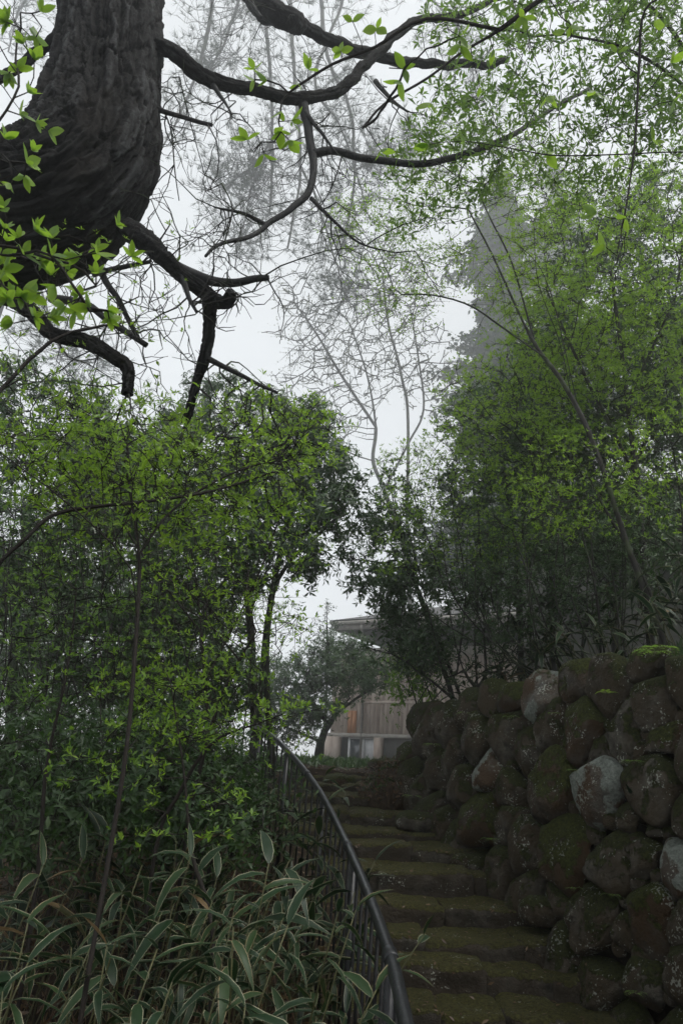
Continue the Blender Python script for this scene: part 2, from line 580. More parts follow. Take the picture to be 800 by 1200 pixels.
def box(mb, c, sx, sy, sz, ax=(1, 0, 0), ay=(0, 1, 0), az=(0, 0, 1)):
    c, ax, ay, az = (np.asarray(k, float) for k in (c, ax, ay, az))
    v = [c + ax * sx / 2 * i + ay * sy / 2 * j + az * sz / 2 * k for i in (-1, 1) for j in (-1, 1) for k in (-1, 1)]
    mb.add(v, None, [(0, 1, 3, 2), (4, 6, 7, 5), (0, 4, 5, 1), (2, 3, 7, 6), (0, 2, 6, 4), (1, 5, 7, 3)])


# leaf templates: x along the leaf, y across, z up
def leaf_small():
    v = np.array([(0, 0, 0), (0.55, 0.17, 0.06), (0.55, -0.17, 0.06), (0.55, 0, 0.0), (1, 0, -0.10)])
    return v, np.array([(0, 2, 3), (0, 3, 1), (2, 4, 3), (3, 4, 1)])


def leaf_tiny():
    v = np.array([(0, 0, 0), (0.5, 0.25, 0.04), (0.5, -0.25, 0.04), (1, 0, -0.05)])
    return v, np.array([(0, 2, 1), (2, 3, 1)])


def leaf_big(droop=0.12, w=0.26):
    xs = [0.0, 0.12, 0.3, 0.52, 0.74, 0.9, 1.0]
    ws = [0.0, 0.55, 0.92, 1.0, 0.7, 0.3, 0.0]
    v, tri = [], []
    for x, k in zip(xs, ws):
        z = -droop * x * x
        v += [(x, w * k, z + 0.10 * k * w), (x, 0, z - 0.03 * k), (x, -w * k, z + 0.10 * k * w)]
    for i in range(len(xs) - 1):
        a = i * 3
        for c in (0, 1):
            tri += [(a + c, a + c + 1, a + 4 + c), (a + c, a + 4 + c, a + 3 + c)]
    return np.array(v), np.array(tri)


SMALL, TINY, BIG = leaf_small(), leaf_tiny(), leaf_big()


def leaves(mb, P, D, U, S, tmpl, rnd=None, wid=None):
    """many leaves at once: position P, direction D, upper side U, length S"""
    P, D, U, S = np.asarray(P, float), unit(D), np.asarray(U, float), np.asarray(S, float)
    n = len(P)
    if n == 0:
        return
    Y = unit(np.cross(U, D))
    Z = np.cross(D, Y)
    tv, tf = tmpl
    w = np.ones(n) if wid is None else wid
    V = (P[:, None, :] + S[:, None, None] * (tv[None, :, 0, None] * D[:, None, :] + tv[None, :, 1, None] * w[:, None, None] * Y[:, None, :] + tv[None, :, 2, None] * Z[:, None, :]))
    Fc = tf[None] + (np.arange(n) * len(tv))[:, None, None]
    if rnd is None:
        rnd = rng.random(n)
    mb.add(V.reshape(-1, 3), Fc.reshape(-1, 3), None, np.repeat(np.clip(rnd, 0, 1), len(tv)))


def rosettes(mb, P, A, size, tmpl, n=5, open_=1.0, jit=0.25, rnd0=None, droop=0.0):
    """whorls of n leaves round the axis A"""
    P, A = np.asarray(P, float), unit(A)
    m = len(P)
    if m == 0:
        return
    e1 = unit(np.cross(A, unit(rng.normal(size=(m, 3)))))
    e2 = np.cross(A, e1)
    base = rng.random(m) if rnd0 is None else rnd0
    for k in range(n):
        keep = rng.random(m) > 0.12
        if not keep.any():
            continue
        a = 2 * math.pi * k / n + rng.normal(0, 0.3, m)
        op = open_ + rng.normal(0, jit, m)
        rad = np.cos(a)[:, None] * e1 + np.sin(a)[:, None] * e2
        d = A * np.cos(op)[:, None] + rad * np.sin(op)[:, None]
        d[:, 2] -= droop
        up = A * np.sin(op)[:, None] - rad * np.cos(op)[:, None] + rng.normal(0, 0.15, (m, 3))
        s = size * rng.uniform(0.45, 1.25, m)
        leaves(mb, P[keep], d[keep], up[keep], s[keep], tmpl, (base + rng.normal(0, 0.18, m))[keep], rng.uniform(0.75, 1.15, m)[keep])


# ------------------------------------------------------------------ branching skeletons
def colonize(att, stems, D, kill, iters=70, wander=0.12, up=0.0, weave=0.0):
    """space colonisation: the twigs grow from the given stems towards the attractor points"""
    nodes, par = [], []
    for pts, root in stems:
        prev = root
        for p in pts:
            nodes.append(np.asarray(p, float))
            par.append(prev)
            prev = len(nodes) - 1
    att = np.asarray(att, float)
    nd = np.array(nodes)
    d2 = ((att[:, None, :] - nd[None]) ** 2).sum(-1)
    near = d2.argmin(1)
    dist = np.sqrt(d2.min(1))
    alive = dist > kill
    for it in range(iters):
        idx = np.where(alive)[0]
        if not len(idx):
            break
        nn = near[idx]
        dirs = unit(att[idx] - np.array(nodes)[nn])
        uq, inv = np.unique(nn, return_inverse=True)
        sm = np.zeros((len(uq), 3))
        np.add.at(sm, inv, dirs)
        sm = unit(unit(sm) + rng.normal(0, wander, sm.shape) + np.array([0, 0, up]))
        new = np.array(nodes)[uq] + sm * D
        k0 = len(nodes)
        nodes.extend(list(new))
        par.extend([int(u) for u in uq])
        dn = np.sqrt(((att[idx][:, None, :] - new[None]) ** 2).sum(-1))
        mi = dn.argmin(1)
        md = dn.min(1)
        better = md < dist[idx]
        near[idx[better]] = k0 + mi[better]
        stuck = ~better & (rng.random(len(idx)) < 0.25)
        dist[idx] = np.minimum(dist[idx], md)
        alive[idx] = (dist[idx] > kill) & ~stuck
        if len(nodes) > 5000:
            break
    return np.array(nodes), np.array(par)


def skeleton(nodes, par, R, rtip, power=0.55):
    n = len(nodes)
    cnt = np.zeros(n)
    kids = [[] for _ in range(n)]
    for k in range(n):
        if par[k] >= 0:
            kids[par[k]].append(k)
    for k in range(n - 1, -1, -1):
        if not kids[k]:
            cnt[k] += 1
        if par[k] >= 0:
            cnt[par[k]] += cnt[k]
    rad = rtip + (R - rtip) * ((cnt - 1) / max(cnt.max() - 1, 1)) ** power
    return rad, cnt, kids


def draw_skeleton(mb, nodes, par, rad, kids, rmin=0.0):
    n = len(nodes)
    main = [max(k, key=lambda q: rad[q]) if k else -1 for k in kids]
    for k in range(n):
        p = par[k]
        if p >= 0 and main[p] == k:
            continue
        chain = ([p] if p >= 0 else []) + [k]
        while main[chain[-1]] >= 0:
            chain.append(main[chain[-1]])
        if len(chain) < 2:
            continue
        r = rad[chain].copy()
        if p >= 0:
            r[0] = min(rad[p], rad[k] * 1.25)
        if r.max() < rmin:
            continue
        sides = 8 if r.max() > 0.05 else 6 if r.max() > 0.015 else 4 if r.max() > 0.006 else 3
        tube(mb, nodes[chain], r, sides, cap=r.max() > 0.03)


def crown_points(crown, n, layered=0.0):
    """attractor points in pixel-placed ellipsoids (px, py, Y, rx, ry, rz); layered: in flat tiers"""
    vol = np.array([c[3] * c[4] * (c[6] if len(c) > 6 else 1.0) for c in crown], float)
    num = np.maximum(1, (n * vol / vol.sum()).astype(int))
    out = []
    for c, k in zip(crown, num):
        px, py, Y, rx, ry, rz = c[:6]
        ctr = at(px, py, Y)
        depth = np.linalg.norm(ctr - EYE)
        ax, az = rx * depth / F, ry * depth / F
        q = unit(rng.normal(size=(k, 3))) * (rng.random((k, 1)) ** 0.38)
        q *= (ax, rz, az)
        if layered:
            lift = max(0.20, az / 3.0) * layered
            q[:, 2] = np.round(q[:, 2] / lift) * lift + rng.normal(0, 0.035, k) + 0.10 * (q[:, 0] / max(ax, .1)) ** 2 - 0.12 * np.hypot(q[:, 0], q[:, 1]) + 0.06 * fbm(np.c_[q[:, :2] * 2, np.zeros(k)] + 3.1, 2)
        out.append(ctr + q)
    return np.concatenate(out)


# ------------------------------------------------------------------ terrain
STEP_PX = [(440, 1186, 760, 1200), (430, 1128, 700, 1150), (415, 1092, 665, 1108), (400, 1052, 625, 1076), (385, 1015, 600, 1032),
           (375, 984, 560, 1001), (365, 964, 532, 978), (358, 946, 500, 957), (356, 930, 450, 936), (360, 916, 440, 920), (368, 905, 478, 908)]
STEP_Y = [5.2, 5.6, 5.95, 6.4, 6.9, 7.45, 8.05, 8.7, 9.5, 10.4, 11.4]
STEPS = []
for (a, b, c, d), Y in zip(STEP_PX, STEP_Y):
    l, r = at(a, b, Y), at(c, d, Y - 0.05)
    z = (l[2] + r[2]) / 2
    STEPS.append((Y, z, l[0], r[0]))
SY = np.array([s[0] for s in STEPS])
SZ = np.array([s[1] for s in STEPS])
SL = np.array([s[2] for s in STEPS])
SR = np.array([s[3] for s in STEPS])
_ys = np.concatenate([[-60, 0, 5.0], SY, [13.0, 20, 60, 160]])
_zs = np.concatenate([[-4.0, SZ[0] - .16, SZ[0] - .14], SZ, [SZ[-1] + .12, SZ[-1] + .25, SZ[-1] + 1.0, SZ[-1] + 3]])
_xl = np.concatenate([[0.0, 0.25, 0.33], SL, [-0.8, -1.5, -1.5, -1.5]])
# foot of the boulder wall
_wy = np.array([-60, 0, 3.0, 5.1, 5.6, 5.95, 6.4, 6.9, 7.45, 8.05, 8.7, 9.5, 10.2, 12.5, 20, 160])
_wx = np.array([3.2, 2.6, 2.25, 1.92, 1.76, 1.67, 1.55, 1.48, 1.30, 1.17, 1.02, 0.90, 0.95, 1.6, 4.0, 4.0])


def s_of(y): return np.interp(y, _ys, _zs)
def xl_of(y): return np.interp(y, _ys, _xl)
def xr_of(y): return np.interp(y, _wy, _wx)


WT_Y = np.array([-60, 3.0, 5.0, 5.6, 6.8, 8.0, 9.0, 9.6, 10.2, 12.0, 30, 160])
WT_Z = np.array([1.9, 2.25, 2.36, 2.40, 2.42, 2.38, 2.28, 2.10, 1.85, 1.75, 3.2, 6.0])
BATTER = 0.17


def sstep(a, b, x):
    t = np.clip((x - a) / (b - a), 0, 1)
    return t * t * (3 - 2 * t)


def terrain(x, y):
    x, y = np.asarray(x, float), np.asarray(y, float)
    s = s_of(y)
    d = np.maximum(0, xl_of(y) - 0.05 - x)
    left = s - 0.02 - np.minimum(0.10 * d ** 1.35, 9.0)
    w = x - xr_of(y)
    top = np.interp(y, WT_Y, WT_Z)
    right = s - 0.28 + sstep(0.28, 0.72, w) * (top - 0.06 - s + 0.28) + np.minimum(0.30 * np.maximum(0, w - 0.7), 9.0)
    mid = s - np.where(y < 11.4, 0.22, 0.02)
    z = np.where(x < xl_of(y) - 0.05, left, np.where(w > 0.0, right, mid))
    q = np.stack([x.ravel() * 0.9, y.ravel() * 0.9, np.zeros(x.size)], 1)
    return z + (0.07 * fbm(q, 3, 5) + 0.03 * fbm(q * 5, 2, 8)).reshape(x.shape)


def th(x, y):
    return float(terrain(np.array([x]), np.array([y]))[0])


def grid_axis(fine_a, fine_b, step, lo, hi, grow=1.18):
    a = list(np.arange(fine_a, fine_b + 1e-6, step))
    s = step
    while a[-1] < hi:
        s *= grow
        a.append(a[-1] + s)
    s = step
    while a[0] > lo:
        s *= grow
        a.insert(0, a[0] - s)
    return np.array(a)


gx = grid_axis(-3.5, 4.5, 0.10, -100, 100)
gy = grid_axis(1.0, 14.0, 0.11, -30, 130)
GX, GY = np.meshgrid(gx, gy)
GZ = terrain(GX, GY)
mb = MB()
nx, ny = len(gx), len(gy)
ii = (np.arange(ny - 1)[:, None] * nx + np.arange(nx - 1)[None]).ravel()
mb.add(np.stack([GX.ravel(), GY.ravel(), GZ.ravel()], 1), None, np.stack([ii, ii + 1, ii + nx + 1, ii + nx], 1))
g = mb.build("ground", MAT['soil'])
g['kind'] = 'structure'

# ------------------------------------------------------------------ boulder wall


def wall_point(Y, z):
    return np.array([xr_of(Y) + BATTER * max(0.0, z - s_of(Y)), Y, z])


def wall_hit(px, py):
    r = ray(px, py)
    ys = np.linspace(2.2, 10.6, 500)
    P = EYE + r * (ys / r[1])[:, None]
    g_ = P[:, 0] - (xr_of(ys) + BATTER * np.maximum(0, P[:, 2] - s_of(ys)))
    k = np.where(np.sign(g_[:-1]) != np.sign(g_[1:]))[0]
    if not len(k):
        return None
    return ys[k[0]], P[k[0], 2]


_uy = np.linspace(0, 12, 600)
_uu = np.concatenate([[0], np.cumsum(np.hypot(np.diff(_uy), np.diff(xr_of(_uy))))])

# pixel centres and sizes of the wall's stones, kind of surface (r rusty, m mossy, p pale)
WALL = [(502, 831, 26, 22, 'r'), (551, 823, 30, 36, 'r'), (577, 819, 18, 44, 'r'), (600, 815, 26, 46, 'm'), (637, 806, 48, 66, 'p'),
        (680, 786, 38, 44, 'm'), (716, 806, 50, 66, 'r'), (750, 772, 50, 40, 'r'), (768, 824, 44, 70, 'r'), (797, 800, 34, 60, 'r'),
        (507, 870, 22, 46, 'r'), (528, 850, 30, 34, 'r'), (561, 865, 44, 56, 'r'), (596, 861, 30, 66, 'r'), (617, 885, 28, 64, 'r'),
        (647, 858, 32, 34, 'r'), (683, 858, 42, 70, 'm'), (731, 852, 34, 62, 'r'), (700, 884, 22, 30, 'r'), (771, 870, 28, 30, 'm'),
        (496, 916, 18, 46, 'r'), (515, 904, 26, 26, 'r'), (532, 892, 18, 22, 'r'), (545, 918, 42, 46, 'r'), (572, 901, 22, 26, 'p'),
        (649, 918, 48, 86, 'm'), (601, 930, 34, 50, 'r'), (700, 922, 48, 76, 'p'), (733, 962, 26, 40, 'r'), (770, 925, 54, 104, 'r'), (800, 950, 24, 60, 'r'),
        (507, 948, 26, 28, 'r'), (523, 962, 20, 20, 'r'), (563, 966, 54, 50, 'm'), (596, 962, 30, 56, 'r'), (535, 984, 22, 22, 'r'),
        (617, 1003, 40, 56, 'r'), (588, 1016, 30, 34, 'r'), (664, 1006, 48, 80, 'm'), (717, 1006, 50, 80, 'r'), (753, 1000, 34, 40, 'r'), (752, 972, 24, 26, 'r'),
        (790, 1020, 40, 60, 'p'), (617, 1042, 40, 44, 'r'), (648, 1056, 26, 44, 'r'), (696, 1076, 62, 78, 'r'), (764, 1082, 64, 92, 'm'),
        (733, 1092, 26, 60, 'r'), (640, 1086, 32, 34, 'r'), (664, 1118, 36, 40, 'r'), (706, 1140, 50, 54, 'r'), (756, 1158, 60, 60, 'r'), (798, 1150, 50, 70, 'r'),
        (560, 1000, 20, 20, 'r'), (793, 1085, 30, 50, 'r'), (735, 1195, 50, 50, 'r'), (790, 1200, 60, 60, 'r'),
        (486, 846, 16, 22, 'm'), (484, 880, 14, 34, 'm'), (483, 925, 12, 34, 'r')]
SEEDS = []
for px, py, w, h, kd in WALL:
    hit = wall_hit(px, py)
    if hit is None:
        continue
    Y, z = hit
    SEEDS.append([np.interp(Y, _uy, _uu), z, kd, Y, (w + h) / 4 * Y / F])
# the wall goes on to the right of the photograph's edge
for Y in np.arange(3.6, 5.1, 0.42):
    for z in np.arange(s_of(Y), 2.3, 0.40):
        yy, zz = Y + rng.uniform(-.1, .1), z + rng.uniform(-.08, .08)
        u = np.interp(yy, _uy, _uu)
        if all((u - q[0]) ** 2 + (zz - q[1]) ** 2 > 0.33 ** 2 for q in SEEDS):
            SEEDS.append([u, zz, 'r', yy, 0.2])
SU = np.array([[q[0], q[1]] for q in SEEDS])
SW = np.array([q[4] for q in SEEDS])


def clip_poly(poly, nrm, d):
    """keep the points p with nrm.p <= d"""
    out = []
    for a, b in zip(poly, np.roll(poly, -1, axis=0)):
        da, db = np.dot(nrm, a) - d, np.dot(nrm, b) - d
        if da <= 0:
            out.append(a)
        if (da < 0) != (db < 0) and abs(da - db) > 1e-9:
            out.append(a + (b - a) * da / (da - db))
    return np.array(out)


def rounded_stone(name, c, ex, ey, ez, ax, ay, mat, parent, n=7, pw=3.2, amp=0.06, az=(0, 0, 1), bevel=None):
    """boulder: a cube grid pushed to a superellipsoid and roughened"""
    V, Q, base = [], [], 0
    g_ = np.linspace(-1, 1, n) if bevel is None else np.sin(np.linspace(-1, 1, n) * math.pi / 2)
    for f in range(6):
        a, b = np.meshgrid(g_, g_, indexing='ij')
        s = 1 if f % 2 else -1
        d = np.full(a.size, float(s))
        cols = [None] * 3
        k = f // 2
        cols[k], cols[(k + 1) % 3], cols[(k + 2) % 3] = d, a.ravel(), b.ravel()
        V.append(np.stack(cols, 1))
        for i in range(n - 1):
            for j in range(n - 1):
                q = (base + i * n + j, base + (i + 1) * n + j, base + (i + 1) * n + j + 1, base + i * n + j + 1)
                Q.append(q if s > 0 else q[::-1])
        base += n * n
    V = np.concatenate(V)
    r = (np.abs(V) ** pw).sum(1) ** (-1 / pw)
    V0 = V.copy()
    V = V * r[:, None]
    sd_ = rng.uniform(0, 90, 3)
    E_ = np.array([ex, ey, ez])
    Pm = V * E_
    if bevel is not None:
        inner = np.maximum(E_ - bevel, .01)
        q_ = np.clip(V0 * E_, -inner, inner)
        Pm = q_ + unit(V0 * E_ - q_ + 1e-9 * V0) * bevel * np.minimum(1, np.linalg.norm(V0 * E_ - q_, axis=1) / bevel)[:, None]
    sc = 1.6 / max(min(ex, ey, ez) * 2, 0.08)
    dsp = amp * fbm(Pm * sc * 0.6 + sd_, 3) + amp * 0.45 * fbm(Pm * sc * 2.4 + sd_, 2)
    Pm = Pm + V / np.linalg.norm(V, axis=1)[:, None] * dsp[:, None]
    W_ = np.asarray(c) + Pm[:, :1] * np.asarray(ax) + Pm[:, 1:2] * np.asarray(ay) + Pm[:, 2:3] * np.asarray(az)
    m_ = MB()
    # weld the seams of the six faces
    key = np.round(V * 5000).astype(np.int64)
    _, first, inv = np.unique(key, axis=0, return_index=True, return_inverse=True)
    m_.add(W_[first], None, np.asarray(inv).ravel()[np.array(Q)])
    o = m_.build(name, mat, parent, origin=c)
    if parent is not None:
        o.location = np.asarray(c) - np.array(parent.location)
    return o


wall_root = empty("boulder_wall", wall_point(6.0, s_of(6.0)), "dry-laid retaining wall of mossy boulders rising beside the steps", "wall")


def dome_stone(name, cu_, cv_, Yc, poly, mat, parent):
    K = 44
    ang = np.linspace(0, 2 * math.pi, K, endpoint=False) + rng.uniform(0, .2)
    c = poly.mean(0)
    R = []
    for a in ang:
        dvec = np.array([math.cos(a), math.sin(a)])
        best = 9.0
        for p, q in zip(poly, np.roll(poly, -1, axis=0)):
            e = q - p
            den = dvec[0] * e[1] - dvec[1] * e[0]
            if abs(den) < 1e-9:
                continue
            w = p - c
            t = (w[0] * e[1] - w[1] * e[0]) / den
            s = (w[0] * dvec[1] - w[1] * dvec[0]) / den
            if t > 0 and -1e-6 <= s <= 1 + 1e-6:
                best = min(best, t)
        R.append(best)
    R = np.minimum(np.array(R), 0.55)
    for _ in range(1):
        R = np.minimum(R * 1.02, 0.5 * R + 0.25 * (np.roll(R, 1) + np.roll(R, -1)))
    R *= 1.03
    rm = np.median(R)
    Y0 = np.interp(c[0], _uu, _uy)
    P0 = wall_point(Y0, c[1])
    tn = unit(wall_point(Y0 + .05, c[1]) - wall_point(Y0 - .05, c[1]))
    tn[2] = 0
    tn = unit(tn)
    uv_ = unit(np.array([BATTER, 0, 1.0]))
    nn = unit(np.cross(uv_, tn))
    if nn[0] > 0:
        nn = -nn
    H = rm * rng.uniform(0.62, 0.95)
    tilt = rng.normal(0, 0.12, 2)
    rows = [(0.62, -0.75), (0.9, -0.40), (1.0, -0.12)]
    for tau in (0.1, 0.2, 0.32, 0.44, 0.56, 0.67, 0.77, 0.86, 0.94):
        rows.append(((1 - tau ** 2.6) ** (1 / 2.9), tau))
    v = []
    for rr, hh in rows:
        for a, r in zip(ang, R):
            lu, lv = rr * r * math.cos(a), rr * r * math.sin(a)
            h = hh * H * (0.62 if hh > 0 else 0.8) + (tilt[0] * lu + tilt[1] * lv if hh > 0 else 0)
            v.append((lu, lv, h))
    v.append((0, 0, H * 0.62))
    v = np.array(v)
    sd_ = rng.uniform(0, 50, 3)
    v[:, 2] += 0.16 * rm * fbm(v / rm * 1.1 + sd_, 3) + 0.05 * rm * fbm(v / rm * 4 + sd_, 2)
    for _ in range(rng.integers(4, 8)):          # broken faces
        fn = unit(np.array([rng.normal(), rng.normal(), rng.uniform(.25, 1.6)]))
        dd = rm * rng.uniform(.62, .92)
        over = v @ fn - dd * np.hypot(fn[2] * .75, math.hypot(fn[0], fn[1]) * 1.0)
        v = v - np.maximum(over, 0)[:, None] * fn * .85
    nz = np.clip(v[:, 2] / H + .4, 0, 1)
    v[:, 2] += nz * (0.075 * rm * fbm(v / rm * 2.6 + sd_, 3) + 0.045 * rm * fbm(v / rm * 7.5 + sd_, 2))
    v[:, :2] *= (1 + 0.05 * fbm(v / rm * 2.0 + sd_ + 9, 2))[:, None]
    Wd = P0 + v[:, :1] * tn + v[:, 1:2] * uv_ + v[:, 2:3] * nn
    quads, tris = [], []
    n = len(rows)
    flip = np.dot(np.cross(tn, uv_), nn) < 0
    for i in range(n - 1):
        for j in range(K):
            q = (i * K + j, i * K + (j + 1) % K, (i + 1) * K + (j + 1) % K, (i + 1) * K + j)
            quads.append(q[::-1] if flip else q)
    for j in range(K):
        t = ((n - 1) * K + j, (n - 1) * K + (j + 1) % K, n * K)
        tris.append(t[::-1] if flip else t)
    m_ = MB()
    m_.add(Wd, tris, quads)
    o = m_.build(name, mat, parent, origin=P0)
    o.location = P0 - np.array(parent.location)
    return o


WEDGES = []
NAMEK = {'r': ('stone', 'stone', None), 'm': ('stone', 'stone_moss', 'boulder thick with green moss'), 'p': ('stone', 'stone_pale', 'boulder with a bare pale grey face')}
for k, (u, v, kd, Yc, sw) in enumerate(SEEDS):
    tz = float(np.interp(Yc, WT_Y, WT_Z)) + rng.uniform(-.06, .05)
    poly = np.array([(u - .45, v - .5), (u + .45, v - .5), (u + .45, v + .5), (u - .45, v + .5)])
    poly = clip_poly(poly, np.array([0, 1.0]), max(tz, v + .08))
    for j in range(len(SEEDS)):
        if j == k:
            continue
        dv = SU[j] - SU[k]
        L = np.linalg.norm(dv)
        if L < 1e-4 or L > 1.2:
            continue
        nrm = dv / L
        w = np.clip(0.5 + (SW[k] ** 2 - SW[j] ** 2) / (2 * L * L), 0.25, 0.75)
        poly = clip_poly(poly, nrm, np.dot(nrm, SU[k]) + L * w)
        if len(poly) < 3:
            break
    if len(poly) < 3:
        continue
    WEDGES += [tuple(q) for q in poly]
    nm, mk, lb = NAMEK[kd]
    o = dome_stone(nm, u, v, Yc, poly, MAT[mk], wall_root)
    if lb:
        o['label'] = lb
wedge = []
for u, v in WEDGES:
    Y0 = float(np.interp(u, _uu, _uy))
    if not (3.6 < Y0 < 9.9) or not (s_of(Y0) + .1 < v < np.interp(Y0, WT_Y, WT_Z) - .12) or rng.random() < .35:
        continue
    p = wall_point(Y0, v) + np.array([.035, 0.015, 0])
    if all(np.linalg.norm(p - q) > .13 for q in wedge):
        wedge.append(p)
        a = rng.uniform(.035, .065)
        rounded_stone("wedge_stone", p, a * 1.2, a, a * rng.uniform(.7, 1.2), unit(np.array([.3, 1, rng.normal(0, .4)])), unit(np.array([-1, .3, 0])), MAT['stone'], wall_root, 6, 2.6, .018)
# the packed earth the boulders sit in
mb = MB()
ys = np.linspace(2.6, 10.1, 60)
zz = np.linspace(0, 1, 14)
V = []
for y in ys:
    for t in zz:
        z = s_of(y) - .5 + t * (np.interp(y, WT_Y, WT_Z) - s_of(y) + .44)
        V.append(wall_point(y, z) + np.array([0.15, 0.03, 0]))
V = np.array(V) + 0.03 * np.stack([fbm(np.array(V) * 5, 2, 3), fbm(np.array(V) * 5, 2, 4), np.zeros(len(V))], 1)
Q = [(i * 14 + j, i * 14 + j + 1, (i + 1) * 14 + j + 1, (i + 1) * 14 + j) for i in range(59) for j in range(13)]
mb.add(V, None, Q)
mb.build("earth_core", MAT['soil'], wall_root)


# ------------------------------------------------------------------ stone steps
stairs = empty("stone_stairs", (0.9, 5.2, SZ[0]), "mossy flight of rough stone steps climbing between handrail and boulder wall", "stairs")
cuts = [(.30, .52, .68), (.26, .48, .74), (.42, .7), (.52,), (.36, .66), (.6,), (.45, .75), (.4,), (.5,), (.55,), (.35, .7)]
for k, (Y, z, xl, xr) in enumerate(STEPS):
    run = (SY[k + 1] - SY[k] if k < len(SY) - 1 else 1.3) + 0.28
    rise = (z - SZ[k - 1] if k else 0.16) + 0.10
    a0, b0 = xl - 0.30, xr + (0.30 if k < 8 else 0.10)
    ed = [0.0, *[c + rng.uniform(-.04, .04) for c in cuts[k]], 1.0]
    for i in range(len(ed) - 1):
        a, b = a0 + (b0 - a0) * ed[i], a0 + (b0 - a0) * ed[i + 1]
        dz, dy = rng.uniform(-.035, .018), rng.uniform(-.05, .06)
        yaw = rng.normal(0, 0.035)
        ax = np.array([math.cos(yaw), math.sin(yaw), rng.normal(0, .022)])
        ay = np.array([-math.sin(yaw), math.cos(yaw), 0.03])
        c = np.array([(a + b) / 2, Y + run / 2 + dy, z - rise / 2 + dz])
        rounded_stone("step_stone", c, (b - a) / 2 + 0.012, run / 2, rise / 2 + 0.012, ax, ay, MAT['step'], stairs, 19, 5, 0.040, bevel=rng.uniform(.03, .07))
# landing slabs in front of the lowest step
for (a, b, y0, y1) in ((0.2, 1.0, 4.35, 5.25), (1.02, 1.7, 4.4, 5.2), (0.25, 1.2, 3.4, 4.3), (1.22, 2.1, 3.5, 4.35), (1.72, 2.15, 4.45, 5.2)):
    c = np.array([(a + b) / 2, (y0 + y1) / 2, SZ[0] - 0.27])
    rounded_stone("landing_stone", c, (b - a) / 2, (y1 - y0) / 2, 0.12, (1, 0, 0), (0, 1, 0), MAT['step'], stairs, 8, 5, 0.02)
# loose stones at the foot of the wall and at the head of the flight
LOOSE = [((487, 963), 8.3, .20, .20, .11, "flat lichen-spotted stone lying on the step end below the earth mound"),
         ((590, 1008), 6.95, .13, .12, .10, "small angular stone wedged at the foot of the boulder wall"),
         ((455, 897), 11.9, .30, .2, .09, "flat stone lying at the head of the steps"),
         ((632, 1068), 6.2, .14, .14, .10, "dark round stone at the wall foot where a step ends"),
         ((398, 917), 10.9, .22, .2, .11, "mossy round stone at the left end of an upper step"),
         ((545, 1010), 7.4, .13, .12, .08, "small brown stone lodged between step end and wall")]
for (px, py), Y, ex, ey, ez, lb in LOOSE:
    o = rounded_stone("loose_stone", at(px, py, Y), ex, ey, ez, unit(np.array([1, .2, 0])), unit(np.array([-.2, 1, 0])), MAT['stone' if 'moss' not in lb else 'stone_moss'], None, 8, 2.5, 0.03)
    tag(o, lb, "stone", "loose stones along the steps")

bpy.context.view_layer.update()
_dg = bpy.context.evaluated_depsgraph_get()
TREAD = []
for (Y, z, xl, xr) in STEPS:
    for _ in range(60):
        x, y = rng.uniform(xl - .1, xr + .05), Y + rng.uniform(-.02, .45) * (1 if rng.random() < .6 else .3)
        ok, hp, hn, *_r = scene.ray_cast(_dg, Vector((x, y, z + .22)), Vector((0, 0, -1)))
        if ok and abs(hp.z - z) < .12:
            TREAD.append((np.array(hp), np.array(hn)))
# ------------------------------------------------------------------ handrail
RAILPX = [(500, 1290, 2.05), (476, 1200, 2.35), (460, 1130, 2.72), (441, 1073, 3.2), (420, 1020, 3.85), (398, 972, 4.65), (376, 930, 5.4), (352, 897, 6.1), (330, 873, 6.75), (314, 859, 7.3), (304, 853, 7.9), (298, 851, 8.6), (296, 850, 9.4)]
rail_c = smooth_path([at(*q) for q in RAILPX], 120)
hand = empty("handrail", (rail_c[10][0], rail_c[10][1], s_of(rail_c[10][1])), "curved black steel handrail with thin bars along the steps", "handrail")
mb = MB()
tube(mb, rail_c, 0.0205, 14)
mb.build("rail", MAT['rail'], hand)
seg = np.concatenate([[0], np.cumsum(np.linalg.norm(np.diff(rail_c, axis=0), axis=1))])


def rail_at(s):
    return np.array([np.interp(s, seg, rail_c[:, i]) for i in range(3)])


for s_ in (0.75, 2.3, 3.9, 5.6):
    mb = MB()
    tube(mb, [rail_at(s_ + q) for q in (-.035, -.03, 0, .03, .035)], [.0212, .0245, .0245, .0245, .0212], 14)
    mb.build("coupling", MAT['rail'], hand)
lo_pts = []
for s in np.arange(0.3, seg[-1], 0.10):
    p = rail_at(s)
    lo_pts.append(np.array([p[0], p[1], min(s_of(p[1]) + 0.10, p[2] - .6)]))
mb = MB()
tube(mb, smooth_path(lo_pts[::4] + [lo_pts[-1]], 90), 0.011, 8)
mb.build("bottom_rail", MAT['bar'], hand)
ns = int(seg[-1] / 0.185)
for i in range(2, ns):
    s = i * 0.185
    p = rail_at(s)
    bot = s_of(p[1]) - 0.05
    lean = rng.normal(0, .004, 2)
    mb = MB()
    post = i % 7 == 4
    tube(mb, [np.array([p[0] - 0.015 + lean[0], p[1] + lean[1], min(bot, p[2] - .75)]), p - np.array([0, 0, .012])], 0.019 if post else 0.0075, 8 if post else 6)
    mb.build("post" if post else "baluster", MAT['rail' if post else 'bar'], hand)

